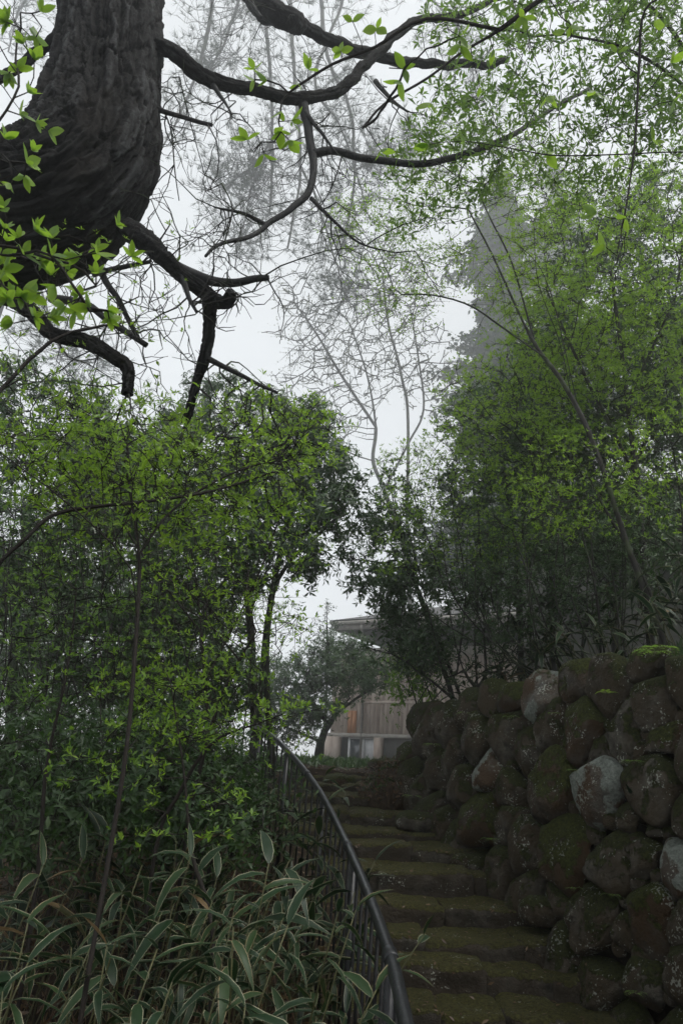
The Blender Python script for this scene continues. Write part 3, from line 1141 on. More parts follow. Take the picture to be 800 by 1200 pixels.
# ------------------------------------------------------------------ haze (air between the camera and the far trees)
def haze_box():
    mb = MB()
    box(mb, (0, 64, 25.5), 256, 196, 81)
    m, nt, out = new_mat("haze_air")
    pv = N(nt, "ShaderNodeVolumePrincipled")
    pv.inputs['Color'].default_value = (0.97, 0.985, 1.0, 1)
    pv.inputs['Density'].default_value = HAZE_DENSITY
    pv.inputs['Anisotropy'].default_value = 0.80
    nt.links.new(pv.outputs[0], out.inputs['Volume'])
    o = mb.build("haze", m, None, kind='stuff', smooth=False)
    return o


haze_box()


# ------------------------------------------------------------------ house in the mist
def house():
    P0 = at(393, 738, 28.0)                      # outer corner of the eave
    dA = unit(np.array([0.86, -0.51, 0]))        # along the visible wall, towards the viewer
    dB = np.array([-dA[1], dA[0], 0])            # into the house
    eave = P0[2]
    gz = th(*at(400, 890, 28.5)[:2]) - 0.1
    W0 = at(384, 862, 30.8)
    W0[2] = 0
    root = empty("house", (W0[0], W0[1], gz), "mist-veiled house with wide grey eave above red-brown boarding", "house")
    L = 12.0
    zs = at(416, 860, 30.6)[2]                   # foot of the boarding
    top = eave - 0.25
    mb = MB()
    box(mb, W0 + dA * L / 2 + dB * 3.0 + np.array([0, 0, (gz + top) / 2]), L, 5.6, top - gz, dA, dB)
    mb.build("wall", MAT['plaster'], root)
    # vertical boards, each its own
    n = 64
    for i in range(n):
        w = L / n
        h = top - zs - rng.uniform(0, .02)
        mb = MB()
        c = W0 + dA * (i + .5) * w + dB * (0.17 + rng.uniform(-.004, .004)) + np.array([0, 0, zs + h / 2])
        box(mb, c, w - .008, 0.05, h, dA, dB)
        mb.build("siding_board", MAT['siding'], root)
        if i in (4, 5):                          # short orange boards in front of the foot of the siding
            mb = MB()
            c2 = W0 + dA * (i + .5) * w + dB * 0.12 + np.array([0, 0, zs + .42])
            box(mb, c2, w - .01, 0.03, .8, dA, dB)
            mb.build("orange_board", MAT['orange_wood'], root)
    mb = MB()
    box(mb, W0 + dA * L / 2 + dB * 0.12 + np.array([0, 0, zs - .07]), L + .1, 0.26, 0.14, dA, dB)
    mb.build("sill_beam", MAT['fascia'], root)
    # eave: soffit, fascia, roof
    R0 = np.array([P0[0], P0[1], 0])
    mb = MB()
    box(mb, R0 + dA * 7.5 + dB * 5 + np.array([0, 0, eave + .02]), 15, 10, 0.05, dA, dB)
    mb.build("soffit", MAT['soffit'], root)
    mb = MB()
    box(mb, R0 + dA * 7.5 - dB * 0.03 + np.array([0, 0, eave + .13]), 15.1, 0.05, 0.32, dA, dB)
    mb.build("fascia", MAT['fascia'], root)
    mb = MB()
    box(mb, R0 - dA * 0.03 + dB * 5 + np.array([0, 0, eave + .13]), 0.05, 10.0, 0.32, dA, dB)
    mb.build("fascia", MAT['fascia'], root)
    mb = MB()
    e = np.array([0, 0, eave + .31])
    r0, r1 = R0 - dA * .15 - dB * .15, R0 + dA * 15.2 - dB * .15
    r2, r3 = r1 + dB * 10.3, r0 + dB * 10.3
    k0, k1 = (r0 + r3) / 2 + dA * 3, (r1 + r2) / 2
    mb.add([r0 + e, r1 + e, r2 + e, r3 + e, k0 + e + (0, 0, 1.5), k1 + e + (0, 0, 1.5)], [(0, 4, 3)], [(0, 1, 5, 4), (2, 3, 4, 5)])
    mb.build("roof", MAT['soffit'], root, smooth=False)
    mb = MB()
    tube(mb, [R0 + dA * q - dB * .12 + np.array([0, 0, eave + .20]) for q in np.linspace(-.1, 15, 8)], .075, 8)
    mb.build("gutter", MAT['fascia'], root)
    for q in (1.1, 6.0):
        mb = MB()
        p0, p1 = R0 + dA * q - dB * .10 + np.array([0, 0, eave + .15]), W0 + dA * (q + .3) + dB * .02
        tube(mb, [p0, p0 + (0, 0, -.25), np.array([p1[0], p1[1], top - .5]), np.array([p1[0], p1[1], gz])], .045, 8)
        mb.build("downpipe", MAT['fascia'], root)
    for hz in (.36, .7):
        mb = MB()
        box(mb, W0 + dA * L / 2 + dB * 0.135 + np.array([0, 0, zs + (top - zs) * hz]), L, 0.03, 0.09, dA, dB)
        mb.build("batten", MAT['siding'], root)
    # white band under the eave at the gable side
    mb = MB()
    box(mb, W0 + dA * 4 + dB * 0.16 + np.array([0, 0, top - .2]), 8, 0.10, 0.34, dA, dB)
    mb.build("frieze", MAT['plaster_pale'], root)
    # posts that carry the upper floor
    for s in (0.25, 2.2, 4.4, 7.2):
        mb = MB()
        box(mb, W0 + dA * s - dB * 0.12 + np.array([0, 0, (gz + zs) / 2 - .07]), 0.27 if s > .5 else .7, 0.27, zs - gz - .14, dA, dB)
        mb.build("post", MAT['siding'], root)
    # window on the ground floor: white frame, two panes, curtain
    wx, wz, ww, wh = 1.42, (gz + zs) / 2 - .02, 1.15, 0.85
    f = MB()
    for s in (-ww / 2, 0.0, ww / 2):
        box(f, W0 + dA * (wx + s) + dB * 0.17 + np.array([0, 0, wz]), 0.07, 0.09, wh, dA, dB)
    for s in (-1, 1):
        box(f, W0 + dA * wx + dB * 0.172 + np.array([0, 0, wz + s * (wh / 2 + .03)]), ww + .07, 0.09, 0.06, dA, dB)
    win = f.build("window", MAT['window_frame'], root)
    for s in (-.25, .25):
        p = MB()
        box(p, W0 + dA * (wx + s * ww) + dB * 0.185 + np.array([0, 0, wz]), ww / 2 - .09, 0.02, wh - .02, dA, dB)
        o = p.build("pane", MAT['glass' if s < 0 else 'curtain'], win, origin=tuple(root.location))
        o.location = (0, 0, 0)
    return root


house()


def hill_house():
    root = empty("annex", tuple(at(690, 700, 11.8)), "grey plaster annex half hidden behind the shrubs above the wall", "building")
    c = at(700, 690, 12.5)
    dA = unit(np.array([0.93, -0.36, 0]))
    dB = np.array([-dA[1], dA[0], 0])
    base = np.array([c[0], c[1], 0]) - dA * 1.2
    z0, z1 = 2.2, at(800, 592, 11.0)[2]
    mb = MB()
    box(mb, base + dA * 5 + dB * 2.0 + np.array([0, 0, (z0 + z1) / 2]), 10, 4, z1 - z0, dA, dB)
    mb.build("wall", MAT['plaster'], root)
    mb = MB()
    box(mb, base + dA * 6.2 + dB * 1.6 + np.array([0, 0, z1 + .06]), 11, 6.2, 0.14, dA, dB)
    mb.build("roof", MAT['soffit'], root)
    mb = MB()
    box(mb, base + dA * 6.2 - dB * 1.53 + np.array([0, 0, z1 + .1]), 11.05, 0.06, 0.28, dA, dB)
    mb.build("fascia", MAT['fascia'], root)


hill_house()
print("T built structure", round(time.time() - T0, 1))

#PLANTS
# ------------------------------------------------------------------ great pine at the upper left
def poly3(px):
    return np.array([at(*q) for q in px])


def rough_tube(mb, pts, radii, sides, amp, cell, k=0, flat=1.0):
    """trunk with deep plated bark: the tube is displaced by a cell pattern stretched along the stem"""
    m2 = MB()
    tube(m2, pts, radii, sides, cap=False)
    v = m2.v[0]
    n = len(pts)
    ctr = np.repeat(np.asarray(pts), sides, axis=0)
    rr = np.repeat(np.broadcast_to(radii, (n,)), sides)
    out = unit(v - ctr)
    s = np.concatenate([[0], np.cumsum(np.linalg.norm(np.diff(np.asarray(pts), axis=0), axis=1))])
    S = np.repeat(s, sides)
    a = np.tile(np.linspace(0, 2 * math.pi, sides, endpoint=False), n)
    r0 = np.mean(rr)
    P = np.stack([np.cos(a) * r0, np.sin(a) * r0, S / 3.6], 1) / cell
    P += 0.42 * np.stack([fbm(P * 1.7 + 5, 4, 1), fbm(P * 1.7 + 9, 4, 2), fbm(P * 1.7 + 2, 4, 3)], 1)
    f1, f2, cid = worley(P, k)
    e = f2 - f1
    ridge = 1 - np.abs(fbm(P * np.array([.55, .55, .16]) + 31, 4, 11)) * 3.2
    d = amp * (-0.75 * np.exp(-(e / 0.12) ** 2) + 0.75 * (cid - .5) + 0.45 * fbm(P * 2.6, 4, 4) + 0.7 * fbm(P * 0.3, 2, 6) - 1.5 * np.clip(ridge, 0, 1) ** 2)
    f1b, f2b, cb = worley(P * np.array([2.3, 2.3, 1.9]) + 0.5 * fbm(P * 4, 2, 12)[:, None], k + 3)
    d += amp * (-0.30 * np.exp(-((f2b - f1b) / 0.12) ** 2) + 0.28 * (cb - .5))
    v = v + out * d[:, None]
    mb.add(v, m2.t[0] if m2.t else None, m2.q[0], np.clip(.5 + d / amp * .45 + .25 * fbm(P * 6, 3, 7), 0, 1))


def grow_from(stems, att, D, kill, R, rtip, iters=60, wander=.15, up=0.0, power=.72):
    """stems: list of polylines (first one is the trunk); returns nodes, parents, radii, counts, kids"""
    st, off = [], 0
    for j, s in enumerate(stems):
        s = np.asarray(s, float)
        ln = np.linalg.norm(np.diff(s, axis=0), axis=1).sum()
        k = max(3, int(ln / D))
        s = smooth_path(s, k)
        root = -1
        if j and off:
            allp = np.concatenate([q for q, _ in st])
            dd = np.linalg.norm(allp - s[0], axis=1)
            if dd.min() < 0.5:
                root = int(dd.argmin())
        st.append((s, root))
        off += len(s)
    nd, pr = colonize(att, st, D, kill, iters, wander, up)
    rad, cnt, kids = skeleton(nd, pr, R, rtip, power)
    return nd, pr, rad, cnt, kids


pine_base = np.array([-3.3, 4.1, th(-3.3, 4.1) - .1])
pine = empty("pine_tree", pine_base, "huge old pine with dark plated bark leaning in over the path", "tree")
trunk_px = [(-150, 480, 3.9), (-95, 330, 3.72), (-30, 262, 3.62), (50, 240, 3.62), (102, 190, 3.66), (121, 110, 3.72), (130, 30, 3.8), (136, -60, 3.95), (128, -170, 4.2)]
tp = np.vstack([[pine_base + (0, 0, -.1), pine_base + (.05, 0.0, 1.4)], poly3(trunk_px)])
tps = smooth_path(tp, 560)
tl = np.linspace(0, 1, 560)
tr_ = np.interp(tl, [0, .2, .42, .55, .64, .72, .8, .9, 1], [.42, .40, .40, .40, .37, .325, .325, .345, .33])
mb = MB()
rough_tube(mb, tps, tr_, 320, 0.026, 0.075)
mb.build("trunk", MAT['pine_plates'], pine)
# the big limbs, by where they run
LIMBS = [([(170, 40, 3.75), (200, 62, 3.75), (250, 94, 3.8), (300, 106, 3.9), (352, 118, 4.0), (395, 103, 4.15), (430, 75, 4.3), (462, 40, 4.5), (500, 22, 4.7), (548, 14, 5.0), (620, -20, 5.4)], .066, .034),
         ([(352, 116, 4.0), (361, 150, 3.98), (366, 180, 3.95), (364, 222, 3.9), (340, 246, 3.85), (312, 264, 3.8), (285, 280, 3.7), (258, 285, 3.6), (242, 298, 3.5)], .040, .009),
         ([(366, 180, 3.95), (395, 178, 4.0), (430, 187, 4.1), (490, 193, 4.2), (530, 184, 4.3), (575, 170, 4.5), (610, 152, 4.8), (650, 125, 5.2), (690, 105, 5.6)], .032, .020),
         ([(150, 265, 3.55), (172, 282, 3.35), (195, 302, 3.3), (220, 326, 3.28), (262, 353, 3.25), (276, 343, 3.22)], .075, .035),
         ([(248, 346, 3.26), (247, 372, 3.3), (244, 400, 3.34), (234, 440, 3.4), (222, 478, 3.46), (214, 494, 3.5)], .046, .024),
         ([(205, 312, 3.3), (240, 328, 3.3), (270, 332, 3.3), (300, 327, 3.3), (316, 326, 3.3)], .036, .016),
         ([(-40, 345, 3.5), (20, 352, 3.4), (60, 385, 3.3), (100, 402, 3.28), (130, 416, 3.25), (147, 428, 3.25), (149, 445, 3.25), (147, 462, 3.25)], .054, .038),
         ([(118, 318, 3.4), (128, 336, 3.4), (140, 352, 3.4), (152, 378, 3.4), (162, 396, 3.4)], .022, .012),
         ([(60, 350, 3.4), (100, 358, 3.35), (130, 378, 3.3), (172, 404, 3.3)], .026, .016),
         ([(244, 420, 3.35), (266, 432, 3.36), (300, 448, 3.38), (326, 460, 3.4)], .018, .008),
         ([(108, 322, 3.5), (140, 314, 3.5), (176, 306, 3.5)], .018, .012),
         ([(180, 126, 3.7), (205, 134, 3.7), (249, 147, 3.7)], .020, .014),
         ([(250, 98, 3.8), (262, 118, 3.75), (272, 134, 3.7)], .022, .004),
         ([(440, 95, 4.25), (460, 118, 4.2), (478, 131, 4.15)], .022, .008),
         ([(358, 130, 3.98), (372, 150, 3.95), (388, 172, 3.9)], .022, .008),
         ([(312, 264, 3.8), (290, 252, 3.75), (268, 246, 3.7), (252, 242, 3.65)], .018, .005),
         ([(364, 232, 3.9), (390, 258, 3.9), (420, 284, 3.9), (462, 296, 3.9)], .016, .004),
         ([(215, 322, 3.28), (222, 345, 3.22), (231, 366, 3.2)], .020, .008),
         ([(150, 428, 3.25), (210, 300, 3.6), (240, 235, 3.9), (300, 150, 4.4), (330, 70, 5.0)], .0, .0),
         ([(285, -50, 4.9), (305, -5, 4.8), (326, 22, 4.6), (362, 28, 4.8), (400, 54, 5.0), (450, 70, 5.2), (500, 78, 5.4), (560, 76, 5.7), (592, 70, 5.9)], .13, .055),
         ([(290, -20, 4.7), (296, 6, 4.5), (306, 22, 4.4)], .03, .012),
         ([(70, 40, 3.8), (40, 62, 3.9), (18, 80, 4.0), (-30, 110, 4.2)], .05, .035)]
limb_paths = []
for j, (px, ra, rb) in enumerate(LIMBS):
    if ra == 0:
        continue
    p = smooth_path(poly3(px), max(12, len(px) * 6))
    ra, rb = ra * .86, rb * .86
    p = p + 0.5 * ra * np.stack([fbm(p * 5 + j, 2, 1), fbm(p * 5 + j, 2, 2), fbm(p * 5 + j, 2, 3)], 1)
    r = ra + (rb - ra) * np.linspace(0, 1, len(p)) ** 0.8
    if j == 19:
        r[: len(r) // 4] *= np.interp(np.linspace(0, 1, len(r) // 4), [0, .8, 1], [1.25, 1.2, 1.0])
        r[len(r) // 3:] *= 0.72
    limb_paths.append((p, r))
    mb = MB()
    if ra >= .035:
        pp = smooth_path(p, len(p) * 4)
        rough_tube(mb, pp, np.interp(np.linspace(0, 1, len(pp)), np.linspace(0, 1, len(r)), r), 44, 0.0075, 0.030, j)
        tube(mb, pp[-3:], [r[-1] * .9, r[-1] * .8, r[-1] * .3], 10)
    else:
        tube(mb, p, r, 8)
    mb.build("branch", MAT['pine_plates' if ra >= .035 else 'pine_bark'], pine)
# dead twigs that hang from the limbs
mb = MB()


def dead_twigs(mb, p, n, L, rt=.004, down=0.3, lo=0.15):
    for _ in range(n):
        k = rng.integers(int(len(p) * lo), len(p))
        q = p[k].copy()
        d = unit(rng.normal(size=3) * (1, .5, 1) + np.array([0, 0, -down]))
        m = rng.integers(5, 9)
        l = L * rng.uniform(.4, 1.2)
        pts = [q]
        for i in range(m):
            d = unit(d + rng.normal(0, .33, 3) + np.array([0, 0, -.05]))
            pts.append(pts[-1] + d * l / m)
            if i > 1 and rng.random() < .6:
                dd = unit(d + rng.normal(0, .8, 3))
                e = [pts[-1]]
                for _k in range(3):
                    dd = unit(dd + rng.normal(0, .35, 3))
                    e.append(e[-1] + dd * l * .12)
                tube(mb, e, np.linspace(rt * .6, rt * .3, 4), 3, False)
        tube(mb, pts, np.linspace(rt, rt * .35, len(pts)), 4, False)


for (p, r) in limb_paths:
    dead_twigs(mb, p, 7, 0.5, .0045)
for px in ([(186, 120, 3.8), (200, 150, 3.8), (205, 200, 3.8), (210, 235, 3.8)], [(210, 90, 4), (225, 150, 4), (240, 205, 4)], [(176, 300, 3.4), (200, 262, 3.4)], [(260, 215, 3.6), (272, 245, 3.6), (262, 290, 3.6)]):
    p = smooth_path(poly3(px), 14)
    tube(mb, p, np.linspace(.006, .003, 14), 4)
    dead_twigs(mb, p, 8, 0.35, .0035, 0.5, 0.0)
o = mb.build("dead_twigs", MAT['branch'], pine)
o['kind'] = 'stuff'


def needles(mb, P, D, L, per=14, w=0.0022, open_=0.55):
    m = len(P)
    for _ in range(per):
        d = unit(D + rng.normal(0, open_, (m, 3)))
        up = unit(rng.normal(size=(m, 3)))
        leaves(mb, P, d, up, L * rng.uniform(.7, 1.15, m), (np.array([(0, .5, 0), (0, -.5, 0), (1, 0, -.04)]), np.array([(0, 1, 2)])), rng.random(m), np.full(m, w / L))


# ------------------------------------------------------------------ second pine, far back in the mist
pb = np.array([-19.0, 35.0, th(-19.0, 35) - .1])
pine2 = empty("pine_tree", pb, "mist-greyed pine with long drooping needle boughs behind the huge leaning pine", "tree")
mb = MB()
tk = smooth_path([pb, pb + (-.2, .2, 9), pb + (.5, 0, 19), pb + (1.8, -.4, 29), pb + (3.4, -.8, 37.5), pb + (5.0, -1.2, 44), pb + (6.4, -1.4, 50)], 60)
tube(mb, tk, np.linspace(.42, .2, 60), 12)
mb.build("trunk", MAT['branch'], pine2)
BOUGH = [([(150, -260, 33.8), (240, -150, 33.8), (300, -60, 33.8), (315, 60, 33.8), (318, 170, 33.8), (316, 250, 33.8)], 0.163),
         ([(200, -240, 33.8), (300, -150, 34.6), (335, -40, 33.8), (345, 90, 33.8), (352, 190, 33.8), (338, 290, 33.8)], 0.163),
         ([(250, -200, 32.9), (360, -60, 33.8), (382, 60, 33.8), (410, 130, 33.8), (414, 220, 33.8), (398, 300, 33.8)], 0.146),
         ([(240, -120, 32.1), (250, -20, 32.1), (238, 60, 32.1), (222, 110, 32.1), (188, 178, 32.1)], 0.146),
         ([(260, -180, 32.1), (285, -40, 32.1), (262, 50, 32.1), (245, 85, 32.1)], 0.114),
         ([(330, -140, 32.1), (400, -20, 32.1), (370, 90, 32.1), (400, 150, 32.9), (428, 240, 32.9)], 0.114),
         ([(330, 150, 33.8), (300, 190, 33.8), (275, 210, 33.8), (262, 225, 33.8)], 0.081),
         ([(350, 190, 33.8), (372, 240, 33.8), (400, 330, 33.8), (408, 352, 33.8)], 0.081),
         ([(60, -180, 33.8), (110, -100, 33.8), (30, 0, 33.8), (10, 60, 33.8)], 0.130),
         ([(20, 220, 34.6), (60, 380, 33.8), (85, 420, 33.8), (110, 425, 33.8)], 0.081),
         ([(318, 170, 33.8), (296, 220, 33.8), (285, 260, 33.8), (275, 300, 33.8)], 0.073),
         ([(414, 200, 33.8), (440, 190, 33.8), (470, 180, 33.8), (500, 150, 33.8)], 0.081),
         ([(400, -60, 33.8), (480, -20, 33.8), (540, 40, 33.8), (560, 120, 33.8)], 0.098)]
bm, nm_ = MB(), MB()
for px, r0 in BOUGH:
    p = smooth_path(poly3(px), 40)
    p += 0.12 * np.stack([fbm(p * .9 + r0, 2, 1), fbm(p * .9, 2, 2), fbm(p * .9, 2, 3)], 1)
    tube(bm, p, np.linspace(r0, r0 * .3, 40), 6)
    for k in range(6, 40):
        for _ in range(3):
            if rng.random() < .25:
                continue
            d = unit(rng.normal(size=3) * (1, .8, .5) + np.array([0, 0, -.1]))
            l = rng.uniform(1.0, 3.1)
            q = [p[k]]
            for i in range(6):
                d = unit(d + rng.normal(0, .25, 3) + np.array([0, 0, -.04 + .05 * i]))
                q.append(q[-1] + d * l / 6)
            q = np.array(q)
            tube(bm, q, np.linspace(.022, .008, 7), 4, False)
            tips, dirs = [q[-1]], [d]
            for i in (2, 3, 4, 5):
                e = unit(d + rng.normal(0, .7, 3))
                t2 = q[i] + e * l * .3
                tube(bm, [q[i], (q[i] + t2) / 2 + rng.normal(0, .03, 3), t2], [.012, .009, .006], 3, False)
                tips.append(t2)
                dirs.append(e)
            sel = rng.random(len(tips)) < (.8 if k > 10 else .5)
            if sel.any():
                needles(nm_, np.array(tips)[sel], unit(np.array(dirs)[sel] + (0, 0, .25)), .45, 16, .022, .5)
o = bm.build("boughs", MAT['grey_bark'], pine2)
o['kind'] = 'stuff'
o = nm_.build("needles", MAT['needle'], pine2)
o['kind'] = 'stuff'
print("T pines", round(time.time() - T0, 1))


# ------------------------------------------------------------------ shrubs and broadleaf trees
def plant(name, label, cat, stems, crown, n, leaf='fresh', size=.036, D=.12, R=.02, rtip=.0022, style='whorl', layered=1.0, per=2, twig=.11,
          bark='twig', group=None, wander=.16, tmpl=None, clear=0.0, extra=None, up=0.0, kill=None, sprig=5, iters=60, dens=1.0, stem_part='stem'):
    """one shrub or tree: stem(s) > branches by space colonisation, leaves on the twig ends"""
    st = []
    for s in stems:
        q = np.array([at(*k) for k in s])
        st.append(q)
    def foot(q):
        x, y = float(q[0]), float(q[1])
        if x > xl_of(y) + .3 and y < 10.2:
            x = max(x, float(xr_of(y)) + .85)        # rooted on the bank, behind the wall
        return np.array([x, y, th(x, y) - .05])

    base = foot(st[0][0])
    b = st[0][0].copy()
    if b[0] > xl_of(b[1]) + .3 and b[1] < 10.2 and b[2] < base[2] + .25:
        st[0] = np.vstack([[base], st[0][1:]])
    elif b[2] - base[2] > 0.25:
        st[0] = np.vstack([[base], st[0]])
    more = []
    for q in st[1:]:
        if min(np.linalg.norm(st[0] - q[0], axis=1)) > .5:
            q = np.vstack([[foot(q[0])], q[1:] if q[0][2] < foot(q[0])[2] + .25 else q])
        more.append(q)
    st = st[:1] + more
    root = empty(name, base, label, cat, group)
    att = crown_points(crown, int(n * 1.35), layered)
    att = att[att[:, 2] > terrain(att[:, 0], att[:, 1]) + 0.12]
    if extra is not None:
        att = np.vstack([att, extra])
    nd, pr, rad, cnt, kids = grow_from(st, att, D, kill or D * 1.1, R, rtip, iters, wander, up)
    thick, thin = MB(), MB()
    draw_skeleton(thick, nd, pr, rad, kids)
    tips = np.where(cnt <= 2)[0]
    tips = tips[pr[tips] >= 0]
    dirs = unit(nd[tips] - nd[pr[tips]])
    P, A = [], []
    for _ in range(per * 3):
        keep = rng.random(len(tips)) < dens
        t_, d_ = tips[keep], dirs[keep]
        m = len(t_)
        if style in ('whorl', 'fine'):
            dv = unit(d_ * .9 + rng.normal(0, .7, (m, 3)) * (1, 1, .45 if layered else .8))
        else:
            dv = unit(d_ + rng.normal(0, .75, (m, 3)))
        end = nd[t_] + dv * (twig * rng.uniform(.25, 1.6, m))[:, None]
        w = rtip * 1.0
        sd_ = unit(np.cross(dv, rng.normal(size=(m, 3)))) * w
        V = np.stack([nd[t_] - sd_, nd[t_] + sd_, end], 1)
        thin.add(V.reshape(-1, 3), (np.arange(m) * 3)[:, None] + np.array([[0, 1, 2]]))
        P.append(end)
        A.append(dv)
        if style == 'fine':
            for f_ in (.35, .6, .85):
                P.append(nd[t_] + (end - nd[t_]) * f_)
                A.append(dv)
    P, A = np.concatenate(P), np.concatenate(A)
    lb = MB()
    # light and dark clumps: the young growth differs from twig to twig
    tone = 0.5 + 0.55 * fbm(P * (3.0 / max(size * 28, .6)), 2, 4) + rng.normal(0, .12, len(P))
    if style == 'whorl':
        rosettes(lb, P, unit(A * .6 + (0, 0, .65) + rng.normal(0, .25, A.shape)), size * .92, tmpl or SMALL, sprig, .85, .35, tone)
    elif style == 'droop':
        rosettes(lb, P, unit(A * .8 + (0, 0, .35)), size, tmpl or SMALL, sprig, 1.55, .3, tone, .45)
    elif style == 'fine':
        m = len(P)
        for _ in range(max(1, sprig // 2)):
            leaves(lb, P, unit(A * .6 + rng.normal(0, .7, (m, 3))), unit(rng.normal(0, .45, (m, 3)) + (0, 0, 1)), size * rng.uniform(.5, 1.2, m), tmpl or TINY, tone + rng.normal(0, .15, m))
    elif style == 'clump':
        rosettes(lb, P, unit(A + (0, 0, .5)), size, tmpl or SMALL, sprig, 1.15, .45, tone)
    o = thick.build("branches", MAT[bark], root)
    o['kind'] = 'stuff'
    o = thin.build("twigs", MAT[bark], root)
    if o:
        o['kind'] = 'stuff'
    o = lb.build("foliage", MAT[leaf], root)
    if o:
        o['kind'] = 'stuff'
    return root


# ---- left slope
plant("enkianthus_shrub", "tall fresh-green shrub with a single dark leaning stem among the striped bamboo", "shrub",
      [[(92, 1215, 2.7), (120, 1050, 2.8), (148, 880, 2.9), (160, 740, 3.0), (163, 650, 3.1), (152, 570, 3.2), (150, 520, 3.3)],
       [(160, 720, 3.0), (150, 660, 2.95), (80, 590, 2.8), (0, 530, 2.7), (-40, 500, 2.7)],
       [(163, 650, 3.05), (200, 600, 3.2), (260, 560, 3.4), (330, 535, 3.6)]],
      [(170, 545, 3.3, 150, 50, .55), (60, 520, 3.2, 90, 36, .5), (285, 545, 3.5, 100, 40, .5), (190, 500, 3.6, 130, 26, .4), (120, 610, 3.1, 110, 26, .4)], 560, 'fresh', .036, .09, .0095, .0020, per=2, dens=.72)
plant("enkianthus_shrub", "old gnarled shrub whose curved bare limb sweeps in low beside the dark pine stub", "shrub",
      [[(-60, 760, 2.9), (-10, 672, 2.9), (30, 632, 2.9), (62, 604, 2.95), (110, 594, 3.0), (170, 588, 3.1), (250, 575, 3.3), (330, 550, 3.5)]],
      [(250, 580, 3.5, 130, 26, .4), (120, 560, 3.1, 120, 26, .3), (340, 520, 3.7, 60, 36, .4)], 260, 'fresh', .036, .09, .0085, .0020, per=2, dens=.7)
plant("enkianthus_shrub", "airy fresh-green shrub spreading toward the misty gap above the handrail", "shrub",
      [[(215, 1000, 4.3), (235, 900, 4.3), (262, 810, 4.3), (300, 740, 4.3)], [(262, 810, 4.3), (310, 790, 4.2), (350, 740, 4.2)]],
      [(290, 740, 4.3, 80, 26, .5), (330, 738, 4.1, 50, 14, .3), (250, 690, 4.4, 90, 26, .5), (300, 650, 4.5, 80, 30, .5)], 330, 'fresh', .036, .09, .011, .0021, per=2, dens=.6)
plant("enkianthus_shrub", "low bright sprays of young leaves hanging over the top of the handrail", "shrub",
      [[(180, 1010, 4.0), (210, 930, 4.0), (250, 870, 4.0), (310, 845, 4.0)]],
      [(300, 838, 4.0, 75, 16, .35), (215, 850, 3.9, 70, 30, .4), (350, 838, 4.1, 40, 8, .2), (210, 800, 4.0, 80, 26, .4)], 240, 'fresh', .034, .085, .011, .0015, per=2)
plant("enkianthus_shrub", "leafy mid-green shrub filling the slope beneath the gnarled limb", "shrub",
      [[(40, 1060, 3.5), (55, 900, 3.5), (80, 780, 3.6), (90, 690, 3.7)], [(55, 900, 3.5), (20, 800, 3.4), (10, 720, 3.4)]],
      [(70, 700, 3.6, 110, 45, .5), (40, 800, 3.4, 90, 45, .4), (130, 760, 3.6, 70, 50, .4), (20, 640, 3.6, 60, 40, .4)], 300, 'fresh_dull', .034, .095, .011, .0018, per=2, dens=.5)
plant("enkianthus_shrub", "slender shrub with scattered bright leaf tufts low among dark stems", "shrub",
      [[(250, 1120, 3.3), (225, 1000, 3.4), (215, 900, 3.5), (200, 800, 3.6)], [(225, 1000, 3.4), (180, 930, 3.3), (150, 880, 3.3)]],
      [(200, 960, 3.3, 60, 30, .25), (215, 860, 3.5, 70, 60, .4), (140, 880, 3.3, 60, 50, .3), (250, 930, 3.5, 40, 30, .3)], 120, 'fresh', .034, .10, .009, .0021, per=2, dens=.7)
plant("enkianthus_shrub", "broad fresh-green shrub behind the tall single-stemmed one, below the broken pine limb", "shrub",
      [[(250, 950, 5.4), (240, 800, 5.4), (230, 680, 5.4), (210, 580, 5.4)], [(240, 800, 5.4), (300, 680, 5.4), (330, 600, 5.4)], [(235, 740, 5.4), (160, 640, 5.3), (120, 560, 5.3)]],
      [(210, 520, 5.3, 150, 36, .9), (300, 560, 5.4, 80, 46, .7), (110, 500, 5.2, 110, 30, .8), (350, 510, 5.6, 40, 30, .4)], 520, 'fresh', .038, .13, .014, .002, per=3, dens=.7)
# dark thicket of many stems behind
TH = [(-20, 5.6, "leftmost thicket shrub, a bundle of dark upright stems"), (45, 6.4, "thicket shrub of thin dark stems with pale mist between them"), (105, 5.8, "thicket shrub leaning right behind the single-stemmed shrub"),
      (165, 6.8, "thicket shrub of fine wiry stems right of the single-stemmed shrub"), (215, 6.2, "thicket shrub with forked dark stems left of the handrail's upper end"), (262, 7.2, "dark-stemmed shrub standing just left of the handrail's upper end"), (70, 8.2, "farther thicket shrub whose stems show greyer in the mist"), (190, 8.6, "greyed thicket shrub deep behind the forked dark stems")]
for k, (px, Y, lb) in enumerate(TH):
    stems = []
    for j in range(9):
        x0 = px + rng.uniform(-26, 26)
        x1 = x0 + rng.uniform(-50, 60)
        stems.append([(x0, 960, Y + rng.uniform(-.3, .3)), (x0 + rng.uniform(-14, 14), 860, Y), ((x0 + x1) / 2 + rng.uniform(-14, 14), 760, Y), (x1 + rng.uniform(-12, 12), 680, Y), (x1, 600, Y + rng.uniform(-.3, .3))])
    plant("thicket_shrub", lb, "shrub", stems, [(px + 10, 620, Y, 80, 60, .7), (px + 20, 740, Y, 70, 80, .6)], 200, 'dark_leaf' if k % 3 else 'fresh_dull', .040, .16, .015, .0030, layered=.6, per=2, bark='branch', group="dark thicket on the left slope", sprig=5, dens=.55)
